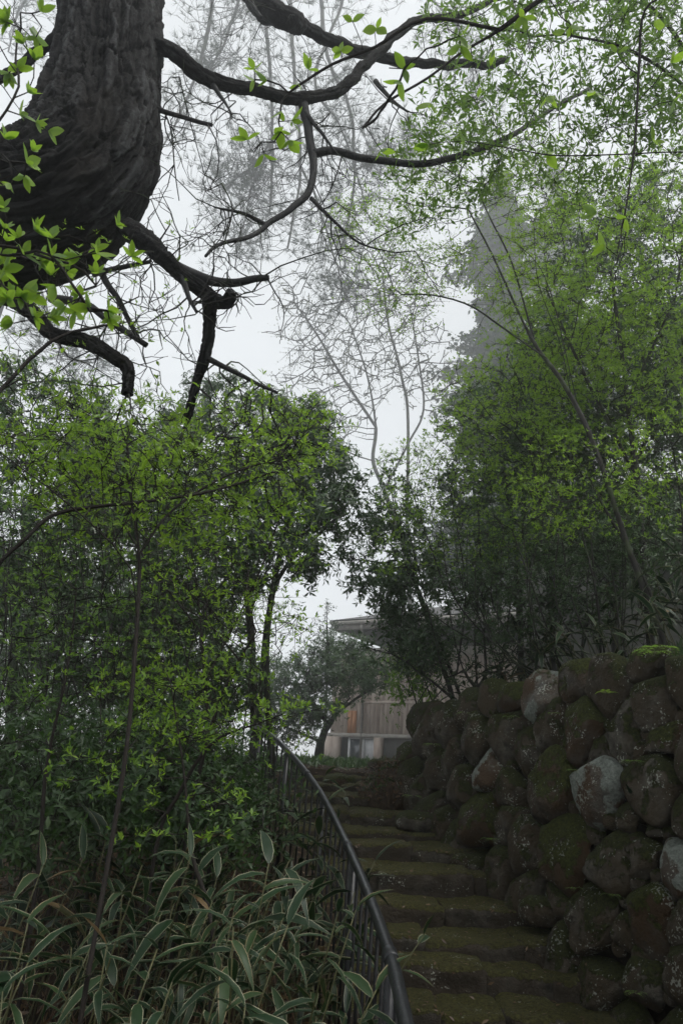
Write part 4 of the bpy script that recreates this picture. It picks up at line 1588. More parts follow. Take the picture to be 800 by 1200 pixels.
# evergreen trees behind
EV = [("rhododendron_tree", "dark evergreen tree at the left behind the fresh-green shrubs", [[(10, 900, 9), (20, 700, 9), (40, 560, 9)], [(20, 700, 9), (90, 580, 9)]], [(40, 500, 9, 110, 50, 1.2), (10, 590, 9, 80, 70, 1.0), (120, 560, 9, 70, 60, .9), (60, 640, 8.8, 80, 50, .8), (50, 730, 8.8, 70, 36, .8)], 480),
      ("rhododendron_tree", "round-topped evergreen rising right beneath the hanging dead pine limb", [[(300, 910, 11), (292, 720, 11), (270, 560, 11), (262, 480, 11)], [(292, 720, 11), (340, 600, 11)]], [(265, 470, 11, 46, 22, .8), (250, 520, 11, 70, 40, 1.0), (330, 500, 11, 50, 34, .9), (310, 560, 11, 70, 50, 1.0), (220, 580, 10.6, 60, 60, .9)], 480),
      ("rhododendron_tree", "evergreen with drooping leaf clusters at the edge of the misty gap", [[(320, 905, 10), (312, 760, 10), (330, 640, 10), (360, 540, 10)], [(318, 700, 10), (380, 620, 10), (410, 600, 10)]], [(355, 505, 10.2, 50, 34, .8), (385, 560, 10.2, 36, 50, .7), (395, 610, 10, 32, 30, .6), (340, 600, 10, 50, 50, .8), (345, 655, 9.8, 40, 22, .6), (300, 650, 9.8, 40, 46, .7)], 460),
      ("rhododendron_tree", "shadowy evergreen low in the middle of the left slope", [[(150, 930, 9.6), (160, 760, 9.6), (170, 640, 9.6)]], [(170, 620, 9.6, 90, 60, 1.0), (140, 540, 9.8, 70, 40, .8), (230, 660, 9.4, 70, 60, .9), (160, 730, 9.4, 70, 30, .8), (240, 780, 9.2, 60, 30, .7)], 480)]
EV += [("rhododendron_tree", "greyed evergreen far back on the left, low crown closing the thicket", [[(60, 900, 12.5), (70, 760, 12.5), (75, 660, 12.5)]], [(70, 700, 12.5, 90, 50, 1.3), (110, 790, 12.5, 90, 40, 1.2), (20, 790, 12.3, 60, 40, 1.0)], 460),
       ("rhododendron_tree", "greyed evergreen far back behind the handrail's upper end", [[(215, 900, 12.0), (212, 780, 12.0), (205, 680, 12.0)]], [(205, 720, 12.0, 80, 50, 1.2), (250, 800, 12.0, 60, 40, 1.0), (170, 800, 12.2, 70, 36, 1.0)], 420)]
for nm, lb, st, cr_, n in EV:
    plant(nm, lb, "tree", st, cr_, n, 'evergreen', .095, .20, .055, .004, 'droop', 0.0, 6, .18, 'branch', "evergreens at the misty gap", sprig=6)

LOWL = [(20, 4.6, 930, "dark leafy bush just behind the nearest bamboo grass at the side"), (110, 4.9, 925, "dark leafy bush behind the single dark stem's lower part"), (200, 5.0, 920, "dark leafy bush midway between single stem and handrail"), (236, 5.2, 925, "dark leafy bush against the middle of the handrail"),
        (-30, 5.2, 900, "low dark leafy bush leftmost in the thicket's foot"), (60, 6.6, 880, "low dark bush under the thicket stems, second from the side"), (140, 5.6, 900, "low dark bush behind the single dark stem"),
        (215, 7.4, 890, "low leafy bush where the thicket meets the handrail slope"), (215, 6.2, 915, "low dark bush close by the handrail's upper posts"), (20, 8.8, 868, "low greyish bush deep in the thicket at the side"), (130, 9.4, 868, "low greyish bush deep in the middle of the thicket"), (250, 10.5, 872, "low bush behind the far bend of the handrail")]
for px, Y, py, lb in LOWL:
    stems = [[(px + rng.uniform(-20, 20), py + 90, Y), (px + rng.uniform(-40, 40), py + 30, Y), (px + rng.uniform(-60, 60), py - 30, Y)] for _ in range(4)]
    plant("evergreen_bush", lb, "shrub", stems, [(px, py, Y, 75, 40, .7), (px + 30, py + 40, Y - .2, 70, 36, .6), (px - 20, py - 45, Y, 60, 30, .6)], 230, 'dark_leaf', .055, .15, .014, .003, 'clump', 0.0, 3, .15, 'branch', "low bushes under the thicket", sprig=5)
# ---- near twigs with big young leaves, upper left
UL = [(45, 14), (20, 45), (47, 75), (30, 110), (50, 140), (18, 172), (40, 176), (8, 236), (36, 262), (62, 278), (20, 300), (52, 322), (66, 330), (90, 350), (108, 362), (130, 372), (18, 340), (84, 318), (-20, 90), (-15, 200), (-12, 300),
      (145, 256), (118, 300), (160, 298), (95, 300), (4, 28), (12, 130), (28, 205), (44, 300), (105, 340), (76, 365), (10, 262), (-5, 320), (38, 372)]
UL += [(rng.uniform(-20, 115), rng.uniform(235, 385)) for _ in range(26)] + [(rng.uniform(-20, 60), rng.uniform(20, 235)) for _ in range(10)]
ulp = np.array([at(a, b, 2.0 + rng.uniform(-.15, .25)) for a, b in UL])
st_ul = [[(-170, 520, 2.0), (-140, 380, 2.0), (-70, 310, 2.0), (-20, 285, 2.0)], [(-140, 380, 2.0), (-110, 250, 2.0), (-60, 200, 2.0), (-10, 150, 2.0)]]


def twig_plant(name, label, cat, stems, tipsP, size, R, rtip, leafs, n_leaf=(3, 5), D=.05, big=True, kill=.03, updir=.4, wander=.1, mat='fresh'):
    """a near shrub whose single leaves show: each leaf is a part of its own (shared meshes)"""
    st = [np.array([at(*k) for k in s]) for s in stems]
    b = st[0][0].copy()
    base = np.array([b[0], b[1], th(b[0], b[1]) - .05])
    st[0] = np.vstack([[base], st[0]])
    root = empty(name, base, label, cat)
    nd, pr, rad, cnt, kids = grow_from(st, tipsP, D, kill, R, rtip, 120, wander, 0.02)
    mb = MB()
    draw_skeleton(mb, nd, pr, rad, kids)
    o = mb.build("branches", MAT['twig'], root)
    o['kind'] = 'stuff'
    for p in tipsP:
        k = int(np.linalg.norm(nd - p, axis=1).argmin())
        tip = nd[k]
        ax = unit(unit(nd[k] - nd[max(pr[k], 0)]) + np.array([0, 0, updir]) + rng.normal(0, .15, 3))
        e1 = unit(np.cross(ax, rng.normal(size=3)))
        e2 = np.cross(ax, e1)
        m = rng.integers(n_leaf[0], n_leaf[1] + 1)
        for j in range(m):
            a = 2 * math.pi * j / m + rng.normal(0, .3)
            op = rng.uniform(.45, 1.25)
            rv = math.cos(a) * e1 + math.sin(a) * e2
            d = ax * math.cos(op) + rv * math.sin(op)
            upv_ = ax * math.sin(op) - rv * math.cos(op)
            y = unit(np.cross(upv_, d))
            z = np.cross(d, y)
            s = size * rng.uniform(.6, 1.2)
            o = bpy.data.objects.new("leaf", leafs[rng.integers(len(leafs))])
            COL.objects.link(o)
            o.parent = root
            o.matrix_local = Matrix(((d[0] * s, y[0] * s, z[0] * s, tip[0] - base[0]), (d[1] * s, y[1] * s, z[1] * s, tip[1] - base[1]), (d[2] * s, y[2] * s, z[2] * s, tip[2] - base[2]), (0, 0, 0, 1)))
    return root


LEAFM = []
for dr, w, r_ in ((.10, .25, .45), (.22, .23, .65), (.02, .28, .85), (-.1, .22, 1.0), (.15, .2, .3)):
    m_ = MB()
    tv, tf = leaf_big(dr, w)
    m_.add(tv, tf, None, np.clip(r_ + np.tile([0.08, -.28, 0.08], len(tv) // 3), 0, 1))
    LEAFM.append(m_.mesh("leaf", MAT['fresh']))
twig_plant("enkianthus_shrub", "nearest fresh-green twigs reaching in from the side in front of the huge pine trunk", "shrub", st_ul, ulp, .050, .012, .0022, LEAFM, (4, 6))
plant("enkianthus_shrub", "thin bright-leaved shrub beneath the stub of the lowest pine limb", "shrub",
      [[(-80, 900, 3.0), (-60, 600, 3.0), (-20, 480, 3.1), (30, 440, 3.2)], [(-20, 480, 3.1), (60, 400, 3.2), (130, 380, 3.3)]],
      [(40, 420, 3.2, 70, 50, .4), (90, 380, 3.2, 60, 20, .3), (30, 470, 3.2, 70, 20, .3), (150, 350, 3.3, 80, 80, .3)], 150, 'fresh', .03, .10, .012, .0016, per=1, dens=.7)

# ---- overhanging branches of a broadleaf tree, upper right
OH = [(525, 18, 1.7), (540, 50, 1.8), (474, 66, 2.0), (465, 96, 2.0), (438, 30, 2.2), (410, 18, 2.2), (395, 60, 2.4), (300, 78, 2.4), (314, 84, 2.4), (297, 110, 2.4), (292, 166, 2.4), (308, 176, 2.4), (336, 130, 2.4), (346, 142, 2.4),
      (350, 104, 2.4), (360, 86, 2.4), (331, 157, 2.4), (345, 168, 2.4), (445, 172, 2.4), (500, 150, 2.6), (492, 192, 2.6), (505, 120, 2.6), (560, 100, 2.5), (580, 66, 2.4), (720, 190, 2.4), (768, 165, 2.3), (712, 292, 2.4), (742, 262, 2.4), (705, 250, 2.4),
      (640, 182, 2.6), (600, 190, 2.6), (545, 168, 2.6), (660, 40, 2.4), (690, 20, 2.2), (610, 20, 2.2), (580, 5, 2.1), (720, 60, 2.3), (760, 30, 2.2), (790, 70, 2.2), (785, 120, 2.3), (690, 110, 2.5), (640, 110, 2.6)]
ohp = np.array([at(*q) for q in OH])
twig_plant("overhanging_tree", "broadleaf tree dangling thin black twigs with large translucent leaves overhead", "tree",
           [[(960, 420, 2.6), (930, 200, 2.5), (870, 90, 2.4), (800, -10, 2.3), (720, -50, 2.3)],
            [(930, 200, 2.5), (860, 184, 2.5), (800, 178, 2.5), (720, 181, 2.5), (650, 182, 2.5), (600, 174, 2.55), (545, 165, 2.6)],
            [(800, -10, 2.3), (756, 10, 2.35), (748, 80, 2.4), (744, 160, 2.4), (735, 230, 2.4), (722, 300, 2.4)],
            [(720, -50, 2.3), (640, -5, 2.3), (585, 35, 2.35), (540, 62, 2.4), (500, 92, 2.4), (450, 122, 2.4), (425, 150, 2.4)],
            [(585, 35, 2.35), (500, 22, 2.3), (440, 55, 2.35), (390, 75, 2.4), (350, 100, 2.4)]],
           ohp, .066, .014, .0018, LEAFM, (2, 4), .05, updir=-.3)
plant("maple_tree", "fine-leaved tree whose sunless green sprays fill the upper corner above the hillside", "tree",
      [[(1000, 620, 4.4), (960, 420, 4.4), (900, 240, 4.3), (820, 120, 4.2), (740, 60, 4.1), (660, 40, 4.0)], [(900, 240, 4.3), (800, 160, 4.2), (700, 150, 4.1), (600, 170, 4.1), (520, 195, 4.1)], [(820, 120, 4.2), (790, 40, 4.1), (720, -30, 4.1)]],
      [(660, 60, 4.1, 130, 60, .7), (600, 150, 4.2, 120, 50, .6), (760, 90, 4.0, 60, 100, .7), (700, 150, 4.2, 90, 50, .6), (530, 200, 4.3, 70, 50, .5), (600, 20, 4.2, 90, 40, .5), (760, 10, 4, 60, 40, .6), (700, -90, 4.0, 170, 60, 1.0), (900, -20, 4.0, 120, 120, 1.0), (920, 220, 4.2, 70, 120, .8)], 900, 'fresh_dull', .062, .10, .035, .0019, 'clump', .7, 2, .12, 'twig', sprig=4)  # unseen crowns above and right of the view, added to shade the wall

# ---- right slope above the wall
plant("leaning_tree", "slender several-stemmed tree leaning over the steps from the wall top", "tree",
      [[(775, 745, 5.9), (735, 640, 6.0), (695, 520, 6.2), (660, 450, 6.4), (622, 396, 6.6), (577, 300, 6.8), (548, 245, 6.9)],
       [(640, 420, 6.5), (590, 385, 6.6), (550, 358, 6.7), (508, 346, 6.8), (470, 345, 6.9)],
       [(625, 398, 6.6), (600, 310, 6.6), (575, 258, 6.7), (560, 225, 6.8)],
       [(680, 490, 6.3), (640, 330, 6.5), (600, 280, 6.6)],
       [(668, 460, 6.3), (655, 400, 6.3), (630, 330, 6.3), (625, 260, 6.3)]],
      [(520, 220, 7.0, 70, 50, .6), (480, 280, 7.1, 60, 50, .5), (560, 190, 7.0, 80, 40, .6), (620, 220, 6.6, 60, 60, .5), (470, 350, 6.9, 50, 30, .4), (590, 330, 6.7, 50, 60, .5), (430, 270, 7.1, 40, 50, .4)], 460, 'fresh', .032, .12, .024, .0020, 'fine', .3, 3, .22, 'branch', sprig=3)
BR = [("enkianthus_tree", "large bright-green layered tree crowning the right hillside", [[(760, 730, 7.6), (745, 560, 7.7), (730, 430, 7.8), (715, 320, 7.8)], [(745, 560, 7.7), (680, 430, 7.7), (640, 340, 7.8)], [(735, 470, 7.8), (790, 350, 7.6)]],
       [(700, 290, 7.7, 90, 70, 1.1), (765, 235, 7.6, 60, 50, .9), (660, 370, 7.8, 70, 60, 1.0), (770, 330, 7.4, 60, 80, .9), (720, 400, 7.6, 100, 60, 1.0), (650, 260, 8.0, 40, 40, .6)], 1000, 'fresh', .060, .14, .04, .003, 4),
      ("enkianthus_tree", "bright-green layered tree in the middle of the hillside by the leaning stems", [[(650, 790, 8.2), (640, 640, 8.2), (620, 520, 8.2)], [(640, 640, 8.2), (690, 540, 8.0), (720, 480, 7.8)]],
       [(600, 450, 8.2, 60, 40, .8), (660, 460, 8.0, 60, 50, .8), (560, 480, 8.2, 50, 40, .7), (730, 480, 7.6, 70, 40, .8), (620, 520, 8.0, 80, 36, .8)], 640, 'fresh', .056, .14, .032, .0028, 4),
      ("enkianthus_shrub", "fresh-green many-stemmed shrub on the far end of the wall beside the misty house", [[(545, 790, 8.6), (520, 690, 8.6), (490, 600, 8.6)], [(570, 790, 8.6), (565, 700, 8.5), (560, 600, 8.5)], [(588, 785, 8.4), (600, 690, 8.4), (615, 600, 8.3)], [(535, 790, 8.7), (545, 690, 8.6), (530, 590, 8.6)], [(520, 795, 8.8), (498, 700, 8.8), (478, 620, 8.8)], [(600, 785, 8.3), (625, 690, 8.2), (655, 620, 8.1)]],
       [(530, 545, 8.5, 60, 40, .8), (500, 610, 8.6, 60, 46, .7), (575, 580, 8.4, 60, 36, .7), (480, 550, 8.7, 40, 40, .6), (610, 630, 8.3, 60, 30, .6), (550, 640, 8.5, 60, 26, .6), (470, 640, 8.8, 40, 30, .5)], 620, 'fresh', .044, .13, .022, .0024, 4),
      ("enkianthus_shrub", "bright leafy shrub at the picture's right edge above the striped bamboo", [[(770, 720, 6.2), (740, 650, 6.2), (710, 600, 6.2), (690, 560, 6.2)], [(800, 730, 6.0), (800, 620, 6.0), (790, 540, 6.0)]],
       [(730, 555, 6.2, 80, 24, .5), (785, 525, 6.0, 50, 26, .5), (670, 590, 6.3, 60, 24, .5), (760, 590, 6.1, 60, 20, .4), (640, 560, 6.4, 50, 24, .4)], 400, 'fresh', .044, .12, .018, .0022, 3)]
for nm, lb, st, cr_, n, lf, sz, D, R, rt, per in BR:
    plant(nm, lb, "tree" if "tree" in nm else "shrub", st, cr_, n, lf, sz, D, R, rt, 'whorl', 1.2, per, .13, 'branch', "fresh-green growth on the right hillside", sprig=5, dens=.7)
DK = [("evergreen_tree", "dark evergreen mass behind the bright layered trees", [[(720, 760, 9.6), (715, 620, 9.6), (700, 480, 9.6)], [(715, 620, 9.6), (770, 480, 9.4)]], [(710, 460, 9.6, 90, 80, 1.3), (770, 540, 9.3, 60, 70, 1.0), (650, 520, 9.8, 70, 70, 1.1), (770, 420, 9.4, 60, 90, 1.1), (640, 420, 9.8, 50, 60, 1.0)], 760),
      ("evergreen_tree", "dark evergreen behind the many-stemmed shrub at the wall's far end", [[(610, 780, 10.4), (605, 660, 10.4), (590, 540, 10.4)], [(605, 660, 10.4), (650, 580, 10.2)]], [(590, 500, 10.4, 60, 60, 1.0), (640, 560, 10.2, 70, 60, 1.0), (570, 570, 10.6, 60, 50, .9), (680, 620, 9.8, 70, 40, .8), (600, 640, 10.4, 50, 30, .8)], 640),
      ("evergreen_tree", "blackish evergreen highest on the hillside behind the large bright tree", [[(830, 700, 10.5), (810, 500, 10.5), (780, 330, 10.5)]], [(760, 300, 10.6, 80, 80, 1.3), (800, 420, 10.4, 60, 120, 1.3), (700, 350, 10.6, 60, 70, 1.1), (680, 280, 10.8, 50, 50, .9)], 520),
      ("evergreen_tree", "evergreen with dark leaf clumps reaching in front of the misty eave", [[(515, 805, 9.4), (492, 790, 9.4), (468, 770, 9.4), (440, 762, 9.4)], [(525, 800, 9.7), (492, 700, 9.8), (468, 620, 9.8), (455, 560, 9.8)], [(482, 675, 9.8), (445, 660, 9.7), (415, 655, 9.7)]],
       [(476, 735, 9.5, 26, 30, .5), (452, 690, 9.6, 30, 18, .5), (478, 670, 9.7, 40, 40, .6), (462, 610, 9.8, 36, 40, .6), (428, 668, 9.7, 26, 16, .4), (490, 755, 9.4, 26, 24, .4)], 330)]
for nm, lb, st, cr_, n in DK:
    plant(nm, lb, "tree", st, cr_, n, 'evergreen', .085, .20, .045, .004, 'clump', 0.0, 6, .17, 'branch', "dark evergreens above the wall", sprig=6)
for k, (px, Y, lb) in enumerate([(560, 7.6, "bare-stemmed understorey shrub behind the far wall boulders"), (640, 7.0, "bare-stemmed understorey shrub behind the round pale boulder"), (715, 6.8, "bare-stemmed understorey shrub among the wall-top bamboo")]):
    stems = []
    for j in range(7):
        x0 = px + rng.uniform(-40, 40)
        x1 = x0 + rng.uniform(-60, 30)
        stems.append([(x0, 790, Y + rng.uniform(-.3, .6)), ((x0 + x1) / 2 + rng.uniform(-10, 10), 710, Y + .2), (x1, 620, Y + .3)])
    plant("thicket_shrub", lb, "shrub", stems, [(px - 20, 620, Y + .3, 70, 26, .5), (px - 10, 680, Y + .2, 60, 30, .5)], 130, 'dark_leaf', .036, .14, .018, .0028, layered=.6, per=2, bark='branch', group="understorey above the wall")

plant("evergreen_bush", "narrow leafy clump at the wall's far end, hiding the side of the house", "shrub",
      [[(492, 850, 10.5), (486, 820, 10.5), (478, 785, 10.5)], [(496, 850, 10.6), (494, 810, 10.6), (500, 770, 10.6)]],
      [(480, 800, 10.5, 13, 30, .4), (494, 785, 10.6, 18, 30, .4), (474, 770, 10.5, 14, 18, .4)], 150, 'fresh_dull', .10, .16, .015, .003, 'droop', 0.0, 2, .2, 'branch', "low bushes on the wall top", sprig=5)
LOWR = [(505, 9.8, 775, "low dark bush on the far wall top beside the misty eave"), (585, 8.4, 735, "low dark bush on the wall top behind the narrow upright boulder"), (640, 8.0, 715, "low dark bush above the round pale boulder"), (700, 7.8, 690, "low dark bush under the leaning stems"), (770, 7.2, 660, "low dark bush highest on the wall bank"), (560, 9.6, 690, "dark bush in the shade below the many-stemmed shrub"), (650, 9.4, 650, "dark bush in front of the grey annex wall"), (740, 8.6, 620, "dark bush below the annex eave")]
for px, Y, py, lb in LOWR:
    stems = [[(px + rng.uniform(-20, 20), py + 50, Y), (px + rng.uniform(-40, 40), py, Y), (px + rng.uniform(-60, 40), py - 40, Y)] for _ in range(4)]
    plant("evergreen_bush", lb, "shrub", stems, [(px, py, Y, 50, 34, .6), (px - 20, py - 40, Y, 50, 30, .6)], 200, 'evergreen', .06, .15, .014, .003, 'clump', 0.0, 3, .15, 'branch', "low bushes on the wall top", sprig=5)
# ---- things in the mist at the head of the steps
plant("garden_pine", "low mist-softened garden tree with a spreading cushion crown before the house", "tree",
      [[(372, 888, 20.5), (378, 862, 20.5), (392, 838, 20.5), (410, 818, 20.5)], [(385, 850, 20.5), (360, 815, 20.5), (340, 800, 20.5)], [(395, 835, 20.5), (430, 810, 20.3), (455, 800, 20.2)], [(378, 870, 20.5), (330, 850, 20.5)]],
      [(390, 785, 20.5, 60, 22, 1.1), (340, 800, 20.5, 40, 26, 1.0), (435, 790, 20.2, 30, 14, .7), (330, 840, 20.3, 30, 30, .8), (395, 765, 20.6, 40, 14, .7), (360, 830, 20.3, 40, 20, .8)], 900, 'dark_leaf', .10, .25, .10, .006, 'clump', .6, 8, .28, 'branch', sprig=7)
plant("sapling", "thin young conifer poking up above the garden tree in the mist", "tree",
      [[(383, 800, 23.0), (384, 765, 23.0), (383, 735, 23.0), (383, 712, 23.0)]], [(383, 745, 23.0, 16, 26, .4)], 70, 'needle', .10, .18, .04, .006, 'clump', 0, 2, .2, 'branch', sprig=5)
plant("bare_tree", "pale leafless tree with opening buds, ghostly in the mist behind the house", "tree",
      [[(482, 760, 40), (474, 650, 40), (450, 575, 40), (437, 540, 40), (440, 500, 40), (430, 440, 40), (410, 380, 40)],
       [(437, 540, 40), (412, 532, 40), (395, 520, 40), (380, 505, 40)],
       [(450, 575, 40), (478, 520, 40), (496, 480, 40), (490, 420, 40), (480, 360, 40)],
       [(478, 520, 40), (470, 440, 40), (455, 380, 40), (448, 320, 40)],
       [(440, 500, 40), (400, 440, 40), (370, 390, 40), (345, 355, 40)]],
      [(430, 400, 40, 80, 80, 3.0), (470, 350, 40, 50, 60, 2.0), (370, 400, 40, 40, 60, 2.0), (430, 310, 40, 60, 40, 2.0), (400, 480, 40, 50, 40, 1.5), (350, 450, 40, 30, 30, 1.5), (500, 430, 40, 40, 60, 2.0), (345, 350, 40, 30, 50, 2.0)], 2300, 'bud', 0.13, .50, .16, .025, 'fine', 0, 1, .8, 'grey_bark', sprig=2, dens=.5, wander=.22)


def conifer(label, px, Y, top_py, width_px, tone='cedar'):
    b = at(px, 700, Y)
    base = np.array([b[0], Y, th(b[0], Y) - .2])
    topz = at(px, top_py, Y)[2]
    H = topz - base[2]
    W = width_px * np.linalg.norm(at(px, 450, Y) - EYE) / F
    root = empty("conifer_tree", base, label, "tree", "tall conifers in the mist")
    t = MB()
    tube(t, [base, base + (0, 0, H * .5), base + (.1, 0, H)], [H * .018, H * .012, .02], 10)
    t.build("trunk", MAT['branch'], root)
    br, sp = MB(), MB()
    P, A = [], []
    for h in np.linspace(.10, .995, 110):
        rad = W * (1 - h) ** .5 * rng.uniform(.55, 1.15) * (.8 + .35 * math.sin(h * 23 + px)) + .3
        for _ in range(6):
            a = rng.uniform(0, 2 * math.pi)
            L = rad * rng.uniform(.7, 1.08)
            o = np.array([math.cos(a), math.sin(a), 0])
            s = base + np.array([0, 0, H * h])
            pts = [s + o * L * f_ + np.array([0, 0, -L * .30 * f_ + .22 * L * f_ * f_]) for f_ in (0, .35, .7, 1)]
            tube(br, pts, [.05, .035, .02, .008], 4, False)
            k = int(6 + L * 9)
            f_ = rng.uniform(.2, 1.0, k)
            q = s + o[None] * (L * f_)[:, None] + np.stack([rng.normal(0, .22, k) * L * .5, rng.normal(0, .22, k) * L * .5, -L * .3 * f_ + .22 * L * f_ * f_ + rng.normal(0, .12, k)], 1)
            P.append(q)
            A.append(np.tile(o * .8 + np.array([0, 0, -.5]), (k, 1)))
    P, A = np.concatenate(P), np.concatenate(A)
    tone_ = .5 + .6 * fbm(P * .6, 2, 3)
    rosettes(sp, P, A, .42, TINY, 5, .7, .4, tone_, .1)
    o = br.build("branches", MAT['branch'], root)
    o['kind'] = 'stuff'
    o = sp.build("foliage", MAT[tone], root)
    o['kind'] = 'stuff'


conifer("tall conifer nearest the misty gap, its tapering side facing the bare tree", 592, 52, 205, 116)
conifer("paler conifer farther back, its tip showing above the hillside crowns", 668, 88, 195, 110)
print("T trees", round(time.time() - T0, 1))

# ------------------------------------------------------------------ striped dwarf bamboo
SASA = []
for dr, w, fold in ((.30, .085, .03), (.45, .095, .02), (.16, .075, .04), (.62, .088, .03), (.38, .10, .05), (.8, .08, .02)):
    xs = np.array([0, .08, .25, .48, .70, .87, 1.0])
    ws = np.array([.10, .60, 1.0, .95, .66, .32, .02])
    v, q, e = [], [], []
    for x, k in zip(xs, ws):
        z = -dr * x ** 1.8
        xx = x - 0.25 * dr * x ** 3
        for c, ed in ((-1, 1.0), (-.80, .45), (0, 0), (.80, .45), (1, 1.0)):
            v.append((xx, c * k * w, z + fold * abs(c) * k + .006 * math.sin(9 * x + 3 * c)))
            e.append(ed)
    for i in range(len(xs) - 1):
        for c in range(4):
            a = i * 5 + c
            q.append((a, a + 1, a + 6, a + 5))
    m_ = MB()
    m_.add(v, None, q, e)
    SASA.append(m_.mesh("leaf", MAT['sasa'], attr='edge'))


def sasa(loc, h, label, group, L=.21, nl=7, lean=None):
    root = empty("dwarf_bamboo", loc, label, "bamboo grass", group)
    ln = rng.normal(0, .22, 2) if lean is None else np.asarray(lean) + rng.normal(0, .12, 2)
    loc = np.asarray(loc, float)
    pts = [loc + np.array([ln[0] * h * f_ ** 1.6, ln[1] * h * f_ ** 1.6, h * f_]) for f_ in (0, .3, .6, .85, 1)]
    mb = MB()
    tube(mb, pts, np.linspace(.0042, .0022, 5), 5)
    mb.build("culm", MAT['culm'], root)
    a0 = rng.uniform(0, 6.28)
    for j in range(nl):
        f_ = 1 - .42 * (j / nl) ** 1.3
        k = f_ * 4
        i = min(int(k), 3)
        zf = [0, .3, .6, .85, 1]
        t = np.interp(f_, zf, np.arange(5))
        i = min(int(t), 3)
        p = pts[i] + (pts[i + 1] - pts[i]) * (t - i)
        a = a0 + j * 2.3 + rng.normal(0, .3)
        el = rng.uniform(-.35, .6) if j else .9
        d = np.array([math.cos(a) * math.cos(el), math.sin(a) * math.cos(el), math.sin(el)])
        upv_ = unit(np.array([-math.cos(a) * math.sin(el), -math.sin(a) * math.sin(el), math.cos(el)]) + rng.normal(0, .22, 3))
        y = unit(np.cross(upv_, d))
        z = np.cross(d, y)
        s = L * rng.uniform(.7, 1.25)
        o = bpy.data.objects.new("leaf", SASA[rng.integers(len(SASA))])
        COL.objects.link(o)
        o.parent = root
        q = p - loc
        o.matrix_local = Matrix(((d[0] * s, y[0] * s, z[0] * s, q[0]), (d[1] * s, y[1] * s, z[1] * s, q[1]), (d[2] * s, y[2] * s, z[2] * s, q[2]), (0, 0, 0, 1)))
    return root


# left bank: nearest rows low in the picture, farther rows climbing beside the rail
pts_l = []
for _ in range(4000):
    Y = rng.uniform(2.25, 6.6)
    x = rng.uniform(-2.6, 0.35)
    lim = np.interp(Y, [q[2] for q in RAILPX], [at(*q)[0] for q in RAILPX]) - .05
    if x > lim - .30 * max(0, 3.6 - Y) or x < -Y * .46 - .1:
        continue
    mind = .085 + .016 * Y + (.03 if x < -.25 * Y else 0)
    if all((x - a) ** 2 + (Y - b) ** 2 > mind ** 2 for a, b in pts_l):
        pts_l.append((x, Y))
    if len(pts_l) >= 215:
        break
rail_y = [at(*q)[1] for q in RAILPX]
rail_x = [at(*q)[0] for q in RAILPX]


def project(p):
    d = np.asarray(p, float) - EYE
    x, y, z = d @ np.array(cr), d @ np.array(cu), d @ np.array(fwd)
    return 400 + F * x / z, 600 - F * y / z


LABEL_X, SASA_ROOTS = [], []
for x, Y in pts_l:
    z = th(x, Y)
    gap = np.interp(Y, rail_y, rail_x) - x
    nl = int(rng.integers(6, 10))
    if Y < 2.9:
        h = rng.uniform(.70, 1.10)
    elif gap < .5:
        h = rng.uniform(.55, 1.10)
    elif Y < 4.4:
        h = rng.uniform(.75, 1.25)
    else:
        h = rng.uniform(.55, 1.0)
    px = project((x, Y, z + h))[0]
    zone = ("far left" if px < 70 else "around the leaning stem" if px < 150 else "right of the leaning stem" if px < 215 else
            "midway to the handrail" if px < 275 else "close to the handrail" if px < 330 else "against the handrail bars")
    row = "front row" if Y < 2.6 else "second row" if Y < 3.3 else "third row" if Y < 4.1 else "fourth row" if Y < 5.0 else "back row"
    lb = f"{'tall' if h > .88 else 'low'} {'full' if nl > 7 else 'sparse'} white-edged bamboo grass, {row}, {zone}"
    LABEL_X.append((lb, px, len(LABEL_X)))
    SASA_ROOTS.append(None)
    SASA_ROOTS[-1] = sasa((x, Y, z - .02), h, lb, "striped bamboo grass on the left bank", rng.uniform(.14, .21) if Y < 3.2 else rng.uniform(.18, .25), nl, (.12, -.02))
# wall top
pts_r = []
for _ in range(4000):
    Y = rng.uniform(4.9, 9.6)
    x = xr_of(Y) + BATTER * 1.7 + rng.uniform(.12, 1.4) ** 1.15
    if all((x - a) ** 2 + (Y - b) ** 2 > .20 ** 2 for a, b in pts_r):
        pts_r.append((x, Y))
    if len(pts_r) >= 95:
        break
for x, Y in pts_r:
    edge = x - xr_of(Y) - BATTER * 1.7 < .6
    h = rng.uniform(.30, .55) if edge else rng.uniform(.4, .85)
    nl = int(rng.integers(6, 10))
    z = th(x, Y)
    px = project((x, Y, z + h))[0]
    zone = ("at the wall's far end" if px < 520 else "above the narrow upright boulders" if px < 600 else "above the round pale boulder" if px < 665 else
            "above the mossy top boulder" if px < 735 else "near the leaning stems" if px < 800 else "on the nearest stretch of wall")
    row = "at the edge" if edge else "second row" if x - xr_of(Y) - BATTER * 1.7 < .95 else "back row"
    lb = f"{'tall' if h > .5 else 'low'} {'full' if nl > 7 else 'sparse'} bamboo grass, {row}, {zone}"
    LABEL_X.append((lb, px, len(LABEL_X)))
    SASA_ROOTS.append(None)
    SASA_ROOTS[-1] = sasa((x, Y, z - .02), h, lb, "bamboo grass on the wall top", rng.uniform(.18, .27), nl, (-.50, -.16) if edge else (-.25, -.12))
ORD = ("first", "second", "third", "fourth", "fifth", "sixth", "seventh", "eighth", "ninth", "tenth", "eleventh", "twelfth")
for lb in {q[0] for q in LABEL_X}:
    same = sorted([q for q in LABEL_X if q[0] == lb], key=lambda q: q[1])
    if len(same) > 1:
        for k, q in enumerate(same):
            SASA_ROOTS[q[2]]['label'] = f"{lb}, {ORD[min(k, 11)]} from left"
